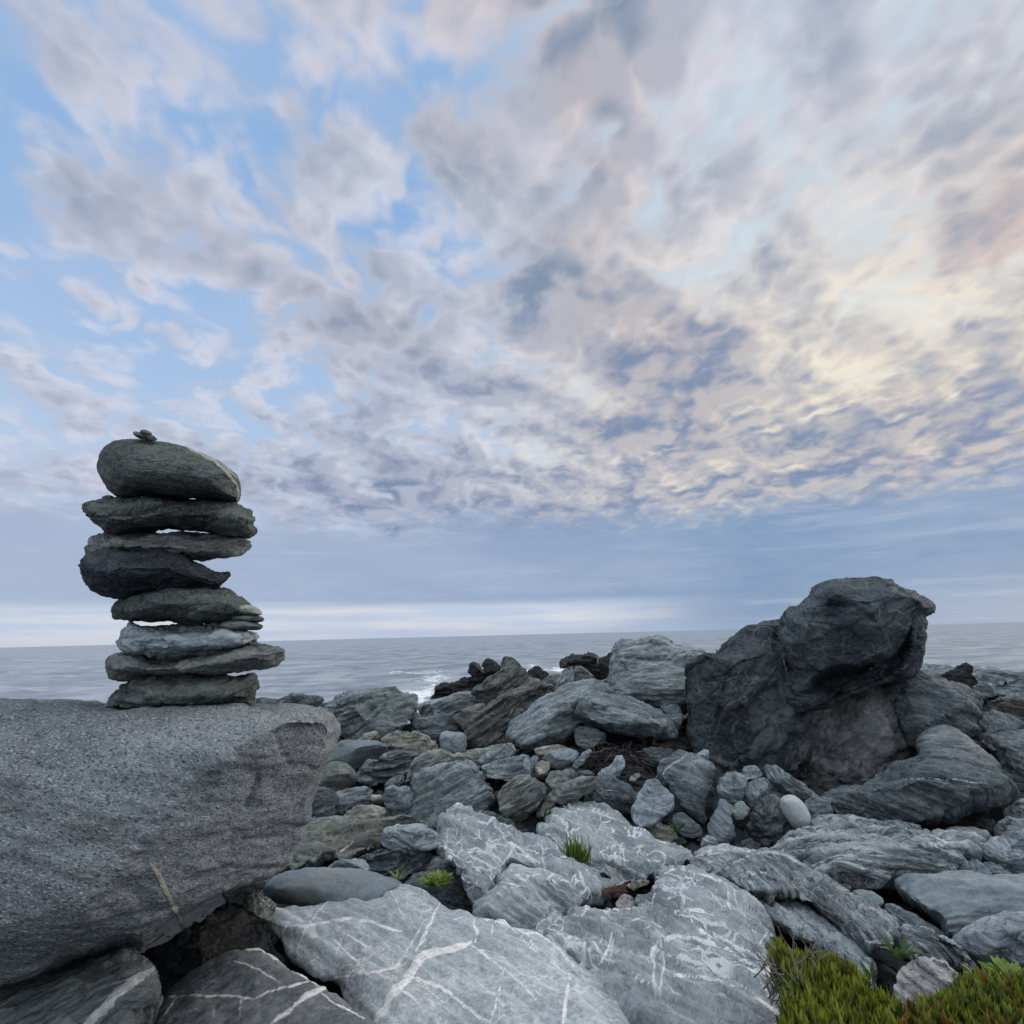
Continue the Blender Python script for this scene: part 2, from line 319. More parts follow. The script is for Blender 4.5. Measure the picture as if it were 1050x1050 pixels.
STONES = []
GC = 'stones of the cairn'
def R(name, label, cat, mat, reg, pts, D, T=None, w=0.62, cuts=(14, .15), nz=.026, bed=0, bedamp=.02, bedk=6.0, ext=5,
      veins=(), cracks=(), group=None, back=None, vox=1.8, pw=1.6, smooth=1, soft=None, fine=1.0, lean=0.0, seed=None, dents=(), crk=None, planes=(), grow=0.0):
    """A stone: its outline as seen from the front, its distance, and a real body of thickness T in front and 'back' behind."""
    sd = len(STONES) + 11 if seed is None else seed
    r = np.random.default_rng(sd)
    poly = px_of(reg, pts)
    if ext:
        yc = poly[:, 1].min() * .35 + poly[:, 1].max() * .65
        k = np.clip((poly[:, 1] - yc) / max(poly[:, 1].max() - yc, 1e-6), 0, 1)
        poly[:, 1] += ext * k
    rounded = mat in ('smooth', 'egg') or cuts[0] <= 4
    if rounded and pw == 1.6: pw = 2.0; smooth = 3
    if soft is None: soft = 1 if rounded else 0
    if group != GC and not rounded:                    # fracture planes eat into the outline: start a little larger
        pc = poly.mean(0); sz_px = max(np.ptp(poly[:, 0]), np.ptp(poly[:, 1])); poly = pc + (poly - pc) * (1 + min(.055, 6.0 / sz_px) + grow)
    if soft: poly = chaikin(poly, soft)
    if crk is None: crk = 0.0 if rounded else 1.0
    y0, y1 = poly[:, 1].min(), poly[:, 1].max(); x0, x1 = poly[:, 0].min(), poly[:, 0].max()
    if isinstance(D, (int, float)): D = (D + lean * .5, D - lean * .5)
    Dl = D[2] if len(D) > 2 else 0.0
    def Dp(x, y):
        t = (y - y0) / (y1 - y0); s = (x - x0) / (x1 - x0) - .5
        inv = 1 / D[0] + (1 / D[1] - 1 / D[0]) * np.clip(t, -.2, 1.3)
        return 1 / inv + Dl * s
    Dm = float(Dp((x0 + x1) / 2, (y0 + y1) / 2))
    wid, hei = (x1 - x0) * Dm / FPX, (y1 - y0) * Dm / FPX
    if T is None: T = .42 * min(wid, hei * 1.3)
    if back is None: back = 1.15 * T + .08
    size = max(x1 - x0, y1 - y0)
    step = min(max(size / 46.0, 1.2), 6.0)
    rim = resample(poly, step * .8)
    gx, gy = np.meshgrid(np.arange(x0, x1, step), np.arange(y0, y1, step * .866))
    gx = gx + (np.arange(gx.shape[0]) % 2)[:, None] * step * .5
    q = np.stack([gx.ravel(), gy.ravel()], -1)
    q = q[inside(q, poly)]; d = dist_poly(q, rim); keep = d > step * .45; q, d = q[keep], d[keep]
    dm = d.max(); wpx = w * dm
    vs = np.vstack([rim, q]); nr = len(rim)
    res = delaunay_2d_cdt([Vector(v) for v in vs], [(i, (i + 1) % nr) for i in range(nr)], [], 1, 1e-6)
    v2 = np.array([tuple(v) for v in res[0]]); tris = [tuple(t) for t in res[2]]
    isrim = np.array([any(i < nr for i in o) if len(o) else False for o in res[3]])
    dd = dist_poly(v2, rim); dd[isrim] = 0
    s = np.clip(dd / wpx, 0, 1); f = (1 - (1 - s) ** pw) ** (1 / pw) if pw != 2 else np.sqrt(np.clip(1 - (1 - s) ** 2, 0, 1))
    Db = Dp(v2[:, 0], v2[:, 1])
    Pf = P(v2[:, 0], v2[:, 1], Db - T * f)
    Pb = P(v2[:, 0], v2[:, 1], Db + back * f)
    cx, cy = v2.mean(0); ctr = P(cx, cy, Dm)
    n = len(v2); bi = np.arange(n) + n; bi[isrim] = np.arange(n)[isrim]
    verts = np.vstack([Pf, Pb])
    faces = [t for t in tris] + [(bi[t[0]], bi[t[2]], bi[t[1]]) for t in tris]
    me = bpy.data.meshes.new(name)
    me.from_pydata(verts.tolist(), [], [tuple(int(i) for i in t) for t in faces])
    bm = bmesh.new(); bm.from_mesh(me)
    bmesh.ops.delete(bm, geom=[v for v in bm.verts if not v.link_faces], context='VERTS')
    bmesh.ops.recalc_face_normals(bm, faces=bm.faces); bm.to_mesh(me); bm.free()
    tmp = bpy.data.objects.new('tmp', me); COL.objects.link(tmp)
    vs_m = vox * (Dm - .5 * T) / FPX
    md = tmp.modifiers.new('r', 'REMESH'); md.mode = 'VOXEL'; md.voxel_size = max(vs_m, max(wid, hei) / 260.0)
    if smooth:
        sm = tmp.modifiers.new('s', 'SMOOTH'); sm.iterations = smooth; sm.factor = .5
    dg = bpy.context.evaluated_depsgraph_get()
    me2 = bpy.data.meshes.new_from_object(tmp.evaluated_get(dg))
    bpy.data.objects.remove(tmp); bpy.data.meshes.remove(me)
    nv = len(me2.vertices); co = np.empty(nv * 3, np.float32); me2.vertices.foreach_get('co', co); co = co.reshape(-1, 3).astype(float)
    c0 = (co.max(0) + co.min(0)) / 2
    # flat fracture faces
    L0 = float(np.median([wid, hei]) if True else 0)
    vdir = -(ctr - EYE) / np.linalg.norm(ctr - EYE)
    for k in range(cuts[0]):
        nrm = r.normal(size=3) + 1.0 * vdir + np.array([0, 0, .25]); nrm /= np.linalg.norm(nrm)
        h = (co - c0) @ nrm; thr = h.max() - (h.max() - h.min()) * cuts[1] * r.uniform(.5, 1.5) * np.clip(1.5 * (nrm @ vdir) - .05, .12, 1.15)
        co -= np.clip(h - thr, 0, None)[:, None] * nrm * .9
    for px_, py_, pz_, fr_ in planes:
        nrm = np.array([px_, py_, pz_]); nrm /= np.linalg.norm(nrm); h = (co - c0) @ nrm; thr = h.max() - (h.max() - h.min()) * fr_
        co -= np.clip(h - thr, 0, None)[:, None] * nrm * .93
    def normals():
        me2.vertices.foreach_set('co', co.astype(np.float32).ravel()); me2.update()
        nn = np.empty(nv * 3, np.float32); me2.vertex_normals.foreach_get('vector', nn); return nn.reshape(-1, 3)
    nn = normals()
    # bedding frame: z across the layers
    ba = math.radians(bed + r.uniform(-4, 4)); tl = r.uniform(.1, .45)
    def on_plane(x, y): return P(x, y, float(Dp(x, y)))
    xax = on_plane(cx + 12 * math.cos(ba), cy - 12 * math.sin(ba)) - on_plane(cx, cy); xax /= np.linalg.norm(xax)
    oth = on_plane(cx - 12 * math.sin(ba), cy - 12 * math.cos(ba)) - on_plane(cx, cy)
    pn = np.cross(xax, oth); pn /= np.linalg.norm(pn)
    zax = np.cross(pn, xax) + tl * pn; zax -= (zax @ xax) * xax; zax /= np.linalg.norm(zax); yax = np.cross(zax, xax)
    rc = (co - c0) @ np.stack([xax, yax, zax], -1) + r.uniform(-20, 20, 3)
    sz = (wid * hei) ** .5; sc = 2.2 / sz
    disp = nz * sz * fbm(rc * sc, 4, .52)
    disp += .35 * nz * sz * fbm(rc * sc * 3.1 + 5, 3, .55, True)
    bl = fbm(rc * sc * np.array([.8, .8, bedk]), 4, .6)
    bl = np.clip(bl * 1.6, -.9, .9); bl = np.round(bl * 3.5) / 3.5 * .55 + bl * .45       # layers break off in small steps
    disp += bedamp * sz * bl
    disp += fine * .004 * fbm(rc * np.array([14, 14, 30]), 3, .6)
    if crk:
        for fq, th, dp in ((.55, .030, .022), (1.15, .035, .013), (2.3, .05, .006)):
            c = perlin(rc * sc * fq * np.array([1, 1, 1.9]) + 31 * fq) + .10 * fbm(rc * sc * 4, 3)
            disp -= crk * dp * sz * np.exp(-(c / th) ** 2)
            disp += crk * dp * .9 * sz * np.tanh(c / .12)          # a small step across each fracture
    co += nn * disp[:, None]
    if veins or cracks or dents:
        nn = normals(); pj = project(co); toward = ((EYE - co) * nn).sum(1) / np.linalg.norm(EYE - co, axis=1)
        mpp = ((co - EYE) @ _f) / FPX
        front_ = (co[:, 1] < Dp(pj[:, 0], pj[:, 1]) + .04) & (toward > -.75)
    for dn in dents:
        dpoly = px_of(dn[0], dn[1]); ins = inside(pj, dpoly); dd = dist_poly(pj, dpoly)
        t = np.clip(dd / dn[2], 0, 1) * ins * (toward > -.3); t = t * t * (3 - 2 * t)
        co += (co - EYE) / np.linalg.norm(co - EYE, axis=1)[:, None] * (t * dn[3])[:, None]
    if cracks:
        for cr in cracks:
            crg, cp, cw, cd = cr
            pl = resample(px_of(crg, cp), 3, False); pl += r.normal(size=pl.shape) * .5
            dd = dist_poly(pj, pl, False); m = np.exp(-(dd / cw) ** 2) * front_
            co += (co - EYE) / np.linalg.norm(co - EYE, axis=1)[:, None] * (m * min(cd, cw * Dm / FPX * 1.6))[:, None]
    vd = np.full(nv, 1.0, np.float32)
    for v in veins:
        vrg, vp, vw = v[:3]
        k = REG[vrg][2]
        pl = resample(px_of(vrg, vp), 5, False)
        wob = r.normal(size=pl.shape) * min(.9, .35 + .1 * vw / k); wob[0] = wob[-1] = 0
        pl = pl + wob
        # width swells and pinches along the vein
        hw = .5 * vw / k
        best = np.full(nv, 1e9)
        wv = hw * (.75 + .5 * r.random(len(pl)))
        wv[:2] *= .5; wv[-2:] *= .5
        for i in range(len(pl) - 1):
            e = pl[i + 1] - pl[i]; l2 = max(e @ e, 1e-9)
            t = np.clip(((pj - pl[i]) @ e) / l2, 0, 1)
            dd = np.linalg.norm(pj - (pl[i] + t[:, None] * e), axis=1) - (wv[i] * (1 - t) + wv[i + 1] * t)
            best = np.minimum(best, dd)
        bm_ = np.where(front_, best * mpp, 1.0)
        vd = np.minimum(vd, bm_)
        co += nn * (np.clip(-bm_ / (hw * mpp), 0, 1) * .002)[:, None]
    me2.vertices.foreach_set('co', co.astype(np.float32).ravel())
    base = np.array([c0[0], c0[1], co[:, 2].min()])
    me2.transform(Matrix.Translation(Vector(-base)))
    a1 = me2.attributes.new('rc', 'FLOAT_VECTOR', 'POINT'); a1.data.foreach_set('vector', rc.astype(np.float32).ravel())
    a2 = me2.attributes.new('vd', 'FLOAT', 'POINT'); a2.data.foreach_set('value', vd.astype(np.float32))
    me2.polygons.foreach_set('use_smooth', [True] * len(me2.polygons)); me2.update()
    o = mesh_obj(name, me2, MAT[mat]); o.location = base
    tag(o, label, cat, group)
    STONES.append(o)
    return o

# ------------------------------------------------------------------ setting: shore ground, sea
def shore_z(x, y):
    t = np.clip((y - 12.5 + .12 * np.clip(-x, -6, 6)) / 7.0, 0, 1); t = t * t * (3 - 2 * t)
    return -.24 - 3.0 * t - .25 * np.clip((3.6 - y) / 3, 0, 1)
def grid_mesh(name, xs, ys, zf, mat, kind='structure'):
    X, Y = np.meshgrid(xs, ys); Z = zf(X, Y)
    nx, ny = len(xs), len(ys)
    me = bpy.data.meshes.new(name)
    idx = np.arange(nx * ny).reshape(ny, nx)
    q = np.stack([idx[:-1, :-1], idx[:-1, 1:], idx[1:, 1:], idx[1:, :-1]], -1).reshape(-1, 4)
    me.from_pydata(np.stack([X, Y, Z], -1).reshape(-1, 3).tolist(), [], q.tolist())
    me.polygons.foreach_set('use_smooth', [True] * len(me.polygons))
    return tag(mesh_obj(name, me, mat), kind=kind)
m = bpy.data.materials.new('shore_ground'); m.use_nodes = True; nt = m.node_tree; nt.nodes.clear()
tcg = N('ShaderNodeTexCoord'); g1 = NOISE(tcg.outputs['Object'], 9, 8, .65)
bs = N('ShaderNodeBsdfPrincipled'); L(MIX(SS(g1, .35, .65), (.012, .014, .015), (.035, .038, .040)), bs.inputs['Base Color']); bs.inputs['Roughness'].default_value = .9  # near black ground colour paints in the shade of the gaps
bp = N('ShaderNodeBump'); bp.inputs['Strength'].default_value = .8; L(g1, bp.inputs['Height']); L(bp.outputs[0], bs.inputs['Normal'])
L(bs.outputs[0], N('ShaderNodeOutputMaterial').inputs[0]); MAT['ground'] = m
SEA_Z = -1.6
m = bpy.data.materials.new('sea_water'); m.use_nodes = True; nt = m.node_tree; nt.nodes.clear()
tcg = N('ShaderNodeTexCoord'); pos = N('ShaderNodeNewGeometry').outputs['Position']
bs = N('ShaderNodeBsdfPrincipled'); bs.inputs['IOR'].default_value = 1.333
bs.inputs['Roughness'].default_value = .2
st = N('ShaderNodeVectorMath', operation='MULTIPLY'); L(pos, st.inputs[0]); st.inputs[1].default_value = (.55, 1, 1)
w1 = NOISE(st.outputs[0], .9, 6, .62, .3); w2 = NOISE(st.outputs[0], .16, 4, .6, .2); w3 = NOISE(st.outputs[0], .03, 4, .6)
h = MA('ADD', MA('ADD', MA('MULTIPLY', w1, .26), MA('MULTIPLY', w2, .55)), MA('MULTIPLY', w3, .9))
bp = N('ShaderNodeBump'); bp.inputs['Strength'].default_value = 1.0; bp.inputs['Distance'].default_value = .24
L(h, bp.inputs['Height']); L(bp.outputs[0], bs.inputs['Normal'])
fo = N('ShaderNodeAttribute', attribute_name='foam').outputs['Fac']
fn = NOISE(pos, 1.6, 8, .7, .6)
fm = SS(MA('ADD', fo, MA('MULTIPLY', MA('SUBTRACT', fn, .5), 1.4)), .42, .62)
rip = SS(NOISE(st.outputs[0], .35, 6, .65, .4), .40, .62)
L(MIX(fm, MIX(rip, (.17, .20, .23), (.36, .385, .405)), (.8, .82, .84)) if True else MIX(fm, (.21, .225, .235), (.75, .78, .80)), bs.inputs['Base Color'])
L(MA('ADD', .28, MA('MULTIPLY', fm, .6)), bs.inputs['Roughness'])
L(bs.outputs[0], N('ShaderNodeOutputMaterial').inputs[0]); MAT['sea'] = m
# fan of water: rings get wider with distance, waves modelled out to a few hundred metres
rr = np.concatenate([np.linspace(9, 60, 260)[:-1], np.geomspace(60, 400, 260)[:-1], np.geomspace(400, 40000, 60)])
aa = np.radians(np.linspace(-78, 78, 420))
RR, AA = np.meshgrid(rr, aa, indexing='ij'); X, Y = RR * np.sin(AA), RR * np.cos(AA)
Z = np.zeros_like(X)
wr = np.random.default_rng(5)
for k in range(60):
    lam = math.exp(wr.uniform(math.log(.7), math.log(9))); th = math.radians(wr.normal(205, 32)); ph = wr.uniform(0, 6.28)
    kk = 2 * math.pi / lam; A = .0055 * lam ** .75
    arg = kk * (X * math.sin(th) + Y * math.cos(th)) + ph
    sp = np.maximum(RR * math.radians(156) / 420, np.gradient(rr)[:, None])
    Z += A * (1 - np.abs(np.sin(arg / 2)) * 2 + .27) * np.clip(2 - 4 * sp / lam, 0, 1)
me = bpy.data.meshes.new('sea'); idx = np.arange(X.size).reshape(X.shape)
q = np.stack([idx[:-1, :-1], idx[1:, :-1], idx[1:, 1:], idx[:-1, 1:]], -1).reshape(-1, 4)
me.from_pydata(np.stack([X, Y, Z + SEA_Z], -1).reshape(-1, 3).tolist(), [], q.tolist())
me.polygons.foreach_set('use_smooth', [True] * len(me.polygons))
sea_pts = np.stack([X.ravel(), Y.ravel(), Z.ravel() + SEA_Z], -1)
foam = np.zeros(len(sea_pts), np.float32)
for fx, fy, sxx, syy, am in ((-6.6, 46, 2.6, 9, .52), (-5.4, 34, 2.0, 8, .66), (4.5, 52, 7, 5, .62), (-10, 55, 6, 3, .5), (1, 62, 4, 4, .5)):
    foam = np.maximum(foam, am * np.exp(-((sea_pts[:, 0] - fx) / sxx) ** 2 - ((sea_pts[:, 1] - fy) / syy) ** 2))
at = me.attributes.new('foam', 'FLOAT', 'POINT'); at.data.foreach_set('value', foam.astype(np.float32))
tag(mesh_obj('sea', me, MAT['sea']), kind='structure')

# ------------------------------------------------------------------ the big boulder under the cairn and its neighbours
GC = 'stones of the cairn'; GB = 'large boulders on the shore'; GR = 'rocks lying on the shore'; GS = 'pale rock slabs in the foreground'; GP = 'small stones among the rocks'
R('granite_boulder', 'huge dark speckled granite boulder at the left edge carrying the stone cairn', 'boulder', 'granite', 'R',
  [(-520, 40), (-200, 50), (0, 55), (60, 57), (150, 70), (310, 72), (480, 69), (770, 62), (900, 58), (960, 68), (1000, 95), (1016, 150), (985, 210), (960, 265),
   (930, 310), (914, 370), (920, 415), (890, 470), (850, 545), (800, 575), (740, 600), (650, 645), (560, 710), (490, 765), (430, 815), (370, 805), (200, 870), (100, 918), (0, 945), (-200, 1000), (-520, 1080)],
  (2.25, 2.05, .25), T=.62, back=1.3, w=.62, cuts=(0, 0), nz=.012, bed=-14, bedamp=.007, bedk=5, ext=0, soft=0, vox=2.0, pw=3.2, smooth=3, crk=.35,
  veins=[('Q', [(485, 175), (540, 255), (580, 340), (615, 420), (660, 495)], 20)],
  planes=[(.80, -.50, -.33, .050), (.10, -.70, -.70, .045)],
  cracks=[('R', [(725, 467), (800, 463), (870, 458)], 2.2, .05), ('R', [(655, 545), (740, 555), (860, 552)], 2.2, .04), ('R', [(770, 290), (750, 330), (735, 370)], 3.2, .04), ('R', [(360, 415), (420, 418), (470, 425)], 2, .02)])
R('rock', 'dark rock with a broad beige quartz band, tucked beneath the big granite boulder', 'rock', 'dark', 'R',
  [(-400, 1000), (0, 900), (100, 880), (200, 840), (370, 780), (440, 815), (470, 862), (482, 905), (478, 955), (455, 1000), (430, 1060), (400, 1250), (-400, 1300)],
  (1.98, 1.6), T=.26, back=.5, w=.6, nz=.012, bed=32, ext=0, cuts=(0, 0), soft=0, pw=1.6, crk=.3, veins=[('Q', [(130, 1075), (230, 980), (300, 900), (385, 835), (450, 790), (508, 752)], 42)], group=GR)
R('rock', 'rock coloured black as shade in the hollow beneath the right side of the granite boulder', 'rock', 'black', 'R',
  [(520, 760), (640, 690), (700, 658), (760, 663), (805, 703), (830, 760), (890, 830), (880, 885), (700, 940), (480, 980), (420, 860), (430, 800)], (3.0, 2.8), T=.2, ext=10, group=GR, nz=.02)  # black colour stands for deep shade in the cavity
R('rock', 'small dark green rock wedged under the right foot of the granite boulder', 'rock', 'lichen', 'P',
  [(-60, 300), (-20, 230), (60, 215), (150, 218), (192, 240), (172, 290), (110, 318), (40, 350), (-30, 390)], 3.1, group=GR)
R('rock', 'cream coloured streaked rock between the granite boulder and the smooth oval stone', 'rock', 'cream', 'P',
  [(-20, 380), (60, 338), (120, 312), (150, 360), (200, 385), (240, 410), (190, 470), (80, 440), (0, 420)], 3.15, group=GR,
  veins=[('P', [(95, 330), (140, 375), (190, 420)], 8)])
# ------------------------------------------------------------------ the cairn, top to bottom
def C(label, mat, pts, D, name='cairn_stone', cat='cairn stone', **k):
    k = dict(dict(ext=0, T=.17, back=.22, w=1.0, nz=.022, vox=1.5, cuts=(5, .05), bedamp=.012), **k)
    R(name, label, cat, mat, 'A', pts, D, group=GC, **k)
C('big rounded greenish boulder topping the cairn, with a pale vein down its right side', 'lichen',
  [(164, 175), (172, 145), (190, 122), (230, 100), (290, 96), (370, 103), (450, 120), (520, 147), (590, 185), (630, 215), (650, 255), (649, 300), (635, 317), (600, 308), (500, 302), (440, 300), (340, 290), (290, 296), (232, 297), (195, 262), (168, 215)],
  2.12, T=.24, nz=.012, bed=-14, bedamp=.006, cuts=(3, .03),
  veins=[('A', [(430, 112), (520, 150), (580, 190), (625, 240), (640, 285), (632, 312)], 7), ('A', [(560, 165), (610, 205), (640, 240)], 5)])
C('flat brown green slab second from the top of the cairn, with a ragged right end', 'lichen',
  [(107, 325), (130, 315), (180, 312), (240, 293), (330, 278), (400, 288), (470, 294), (530, 290), (620, 303), (690, 340), (703, 362), (690, 395), (692, 420), (675, 434), (640, 424), (560, 420), (490, 417), (420, 408), (340, 414), (240, 424), (190, 415), (150, 385), (115, 350)],
  2.14, T=.22, bed=6, cuts=(6, .05), cracks=[('A', [(330, 350), (400, 318), (470, 300)], 2.2, .02), ('A', [(520, 400), (535, 350), (540, 300)], 2.5, .02)], seed=4)
C('light grey thin slab third from the top of the cairn, tapering to the right', 'greystone',
  [(124, 490), (130, 460), (170, 420), (260, 410), (350, 404), (440, 405), (520, 416), (620, 422), (680, 440), (687, 455), (672, 478), (600, 497), (540, 512), (490, 507), (400, 500), (300, 500), (200, 495)],
  2.18, T=.18, bed=4, bedk=9, bedamp=.025)
C('blue black wedge stone in the cairn, pointed at its right end', 'inky',
  [(93, 525), (110, 500), (150, 478), (200, 455), (290, 452), (380, 468), (450, 478), (510, 510), (560, 540), (614, 552), (605, 567), (575, 597), (480, 594), (400, 598), (320, 612), (250, 630), (190, 622), (140, 602), (112, 570)],
  2.10, T=.2, bed=-8, seed=9)
C('mossy grey half round stone in the middle of the cairn with pebbles on its right', 'lichen',
  [(219, 668), (232, 650), (260, 630), (330, 605), (420, 592), (540, 594), (600, 604), (640, 630), (668, 655), (690, 695), (640, 708), (600, 714), (480, 724), (400, 716), (345, 720), (290, 710), (228, 695)],
  2.12, T=.2, bed=2, seed=21)
C('bluish grey flat stone third from the bottom of the cairn, under a sliver of daylight', 'blue',
  [(230, 792), (235, 760), (255, 725), (270, 703), (300, 715), (340, 722), (480, 731), (560, 725), (700, 745), (716, 765), (700, 780), (660, 795), (620, 806), (560, 820), (500, 838), (440, 850), (380, 852), (330, 836), (250, 820)],
  2.10, T=.2, bed=6, bedamp=.018, seed=5)
C('long olive grey slab second from the bottom of the cairn, jutting out to the right', 'greystone',
  [(192, 862), (200, 838), (225, 818), (300, 826), (350, 840), (480, 832), (600, 803), (700, 790), (790, 796), (804, 815), (798, 846), (760, 863), (690, 870), (620, 884), (550, 895), (460, 900), (350, 906), (240, 910), (205, 897)],
  2.12, T=.22, bed=3, bedk=8, seed=15)
C('dark green bottom stone of the cairn, resting on the granite boulder', 'lichen',
  [(170, 1012), (200, 980), (250, 935), (280, 905), (420, 895), (560, 886), (702, 885), (711, 915), (695, 960), (690, 1000), (560, 1020), (350, 1025)],
  2.14, T=.22, bed=8, bedk=8, bedamp=.03, seed=16)
k_ = dict(T=.04, back=.04, vox=1.0, nz=.03, cuts=(4, .06))
C('tiny dark chip stacked uppermost on the cairn', 'dark', [(305, 73), (320, 68), (345, 75), (352, 83), (330, 86), (310, 82)], 2.0, 'pebble', 'pebble', **k_)
C('small dark flat chip lying on the top boulder of the cairn, beneath a tinier chip', 'dark', [(280, 76), (300, 75), (350, 85), (373, 102), (345, 106), (320, 103), (292, 93)], 2.01, 'pebble', 'pebble', **k_)
C('small black flat pebble on the left end of the second cairn slab, upper one', 'dark', [(170, 293), (190, 287), (215, 288), (224, 300), (200, 306), (178, 303)], 2.08, 'pebble', 'pebble', **k_)
C('small black flat pebble on the left end of the second cairn slab, lower one', 'dark', [(156, 306), (178, 299), (212, 302), (215, 312), (180, 318), (160, 314)], 2.07, 'pebble', 'pebble', **k_)
k_ = dict(T=.07, back=.06, vox=1.2, nz=.02, cuts=(3, .05))
C('pale beige rounded pebble, topmost of three at the right side of the cairn', 'cream', [(620, 668), (650, 655), (700, 662), (720, 678), (717, 694), (680, 697), (640, 692), (622, 683)], 2.03, 'pebble', 'pebble', **k_)
C('grey flat pebble in the middle of three at the right side of the cairn', 'mid', [(612, 698), (640, 688), (722, 695), (729, 708), (715, 716), (650, 714), (618, 707)], 2.03, 'pebble', 'pebble', **k_)
C('grey flat pebble lowest of three at the right side of the cairn, reaching farthest left', 'mid', [(570, 722), (600, 709), (650, 707), (716, 719), (723, 732), (700, 742), (620, 744), (583, 738)], 2.02, 'pebble', 'pebble', **k_)
# ------------------------------------------------------------------ foreground slabs
R('veined_slab', 'dark grey triangular slab at the bottom left, crossed by thin white quartz lines', 'rock slab', 'darkslab', 'U',
  [(135, 1085), (166, 1019.5), (200, 992), (235, 975.5), (250, 972.5), (268, 973), (290, 985), (322, 1005), (345, 1020), (378, 1048), (410, 1085), (400, 1150), (140, 1170)],
  (2.75, 2.05), T=.10, back=.5, w=.4, nz=.015, bed=25, bedamp=.008, ext=0, cuts=(4, .04), group=GS,
  veins=[('P', [(0, 645), (150, 650), (210, 690), (280, 730), (350, 780), (430, 830), (470, 860)], 8), ('P', [(-30, 895), (100, 920), (170, 880), (280, 850), (400, 820)], 8),
         ('P', [(190, 1055), (300, 975), (335, 945)], 20), ('P', [(325, 945), (380, 905), (430, 870), (545, 830)], 27), ('P', [(30, 1010), (35, 930)], 9), ('Q', [(555, 902), (750, 898), (980, 900)], 8),
         ('Q', [(540, 1040), (590, 970), (640, 900)], 6), ('P', [(0, 710), (60, 725), (125, 755), (250, 830)], 6), ('P', [(470, 885), (530, 930), (640, 985), (700, 1020)], 7)])
R('veined_slab', 'large pale grey slab at the bottom centre with a thick pinkish quartz vein', 'rock slab', 'slab', 'P',
  [(188, 468), (258, 410), (340, 408), (420, 405), (480, 372), (540, 338), (640, 292), (760, 276), (900, 296), (1000, 306), 'O', (130, 302), (200, 338), (265, 393), (320, 433), (420, 452), (460, 482), (510, 478), (560, 458), (620, 474), (660, 518),
   (780, 540), (850, 588), (920, 658), (1000, 750), 'N', (300, 765), (430, 900), (560, 1060), 'U', (690, 1110), (640, 1180), (420, 1180), (381, 1048), (362, 1028), (345, 1007), (324, 1002), (303, 987), (290, 966), (281, 955)],
  (3.75, 2.0), T=.12, back=.6, w=.35, nz=.009, bed=-35, bedamp=.006, bedk=9, ext=0, soft=0, cuts=(6, .04), crk=.3, smooth=2, pw=1.4, group=GS, vox=2.4,
  veins=[('O', [(-20, 915), (60, 845), (130, 750), (150, 700), (175, 680), (280, 658), (360, 640), (432, 610)], 40), ('P', [(735, 1060), (800, 985), (830, 950), (850, 880), (920, 820), (980, 740)], 30),
         ('O', [(268, 398), (230, 480), (180, 580), (140, 655)], 10), ('O', [(450, 488), (462, 550), (455, 612)], 17), ('O', [(438, 628), (490, 665), (560, 720), (680, 810), (745, 880), (785, 920)], 11),
         ('O', [(140, 800), (250, 845), (320, 885), (390, 945), (460, 995), (545, 1055)], 14), ('O', [(608, 760), (580, 900), (538, 1045)], 7), ('O', [(965, 805), (940, 950), (930, 1060)], 16),
         ('P', [(195, 500), (250, 515), (320, 525), (400, 520), (500, 500), (640, 480), (760, 510), (830, 540), (905, 548)], 14), ('P', [(192, 500), (300, 512)], 30),
         ('P', [(385, 740), (460, 680), (540, 740), (600, 760), (700, 780), (860, 750), (945, 718)], 8), ('P', [(545, 540), (620, 580), (680, 612), (760, 650), (830, 700), (862, 742)], 6),
         ('P', [(528, 585), (580, 640), (640, 700), (700, 770), (770, 830)], 6), ('P', [(540, 342), (470, 425), (410, 500), (370, 560), (345, 630), (328, 680)], 7), ('P', [(828, 300), (870, 380), (920, 480)], 6),
         ('P', [(1050, 520), (1010, 600), (980, 660)], 10), ('P', [(1040, 480), (960, 600), (880, 730)], 6), ('P', [(330, 650), (385, 735)], 6), ('P', [(190, 465), (220, 435), (262, 412)], 9), ('P', [(640, 298), (720, 345)], 7),
         ('P', [(500, 830), (560, 800), (640, 795), (700, 775)], 6), ('P', [(640, 690), (720, 790), (770, 835)], 7), ('P', [(700, 720), (780, 780), (850, 815)], 6), ('P', [(880, 850), (940, 880), (1005, 965)], 7), ('P', [(970, 800), (1000, 840), (1040, 870)], 7),
         ('O', [(515, 488), (560, 475), (600, 490), (650, 520)], 36), ('O', [(545, 560), (560, 520), (575, 490)], 16), ('O', [(640, 520), (740, 620), (810, 690), (900, 750)], 7), ('O', [(650, 515), (730, 560), (800, 560), (850, 600), (910, 650), (990, 740)], 10),
         ('O', [(740, 560), (760, 620), (850, 680), (920, 760)], 6), ('O', [(340, 490), (390, 470), (445, 470)], 7), ('O', [(180, 590), (240, 640)], 8), ('O', [(470, 650), (540, 660), (620, 700)], 5), ('O', [(60, 870), (110, 905), (165, 960)], 8), ('O', [(150, 790), (190, 850), (260, 920), (330, 1000)], 7)],
  cracks=[('P', [(255, 580), (290, 520), (325, 480)], 1.6, .03), ('O', [(320, 730), (380, 850), (395, 960)], 1.3, .008), ('O', [(460, 660), (490, 750), (510, 830)], 1.3, .008), ('O', [(900, 690), (960, 760), (1030, 830)], 2.2, .03), ('O', [(930, 900), (985, 960), (1040, 1020)], 2, .02), ('P', [(470, 830), (560, 830), (640, 930), (740, 1020)], 3.5, .04)])
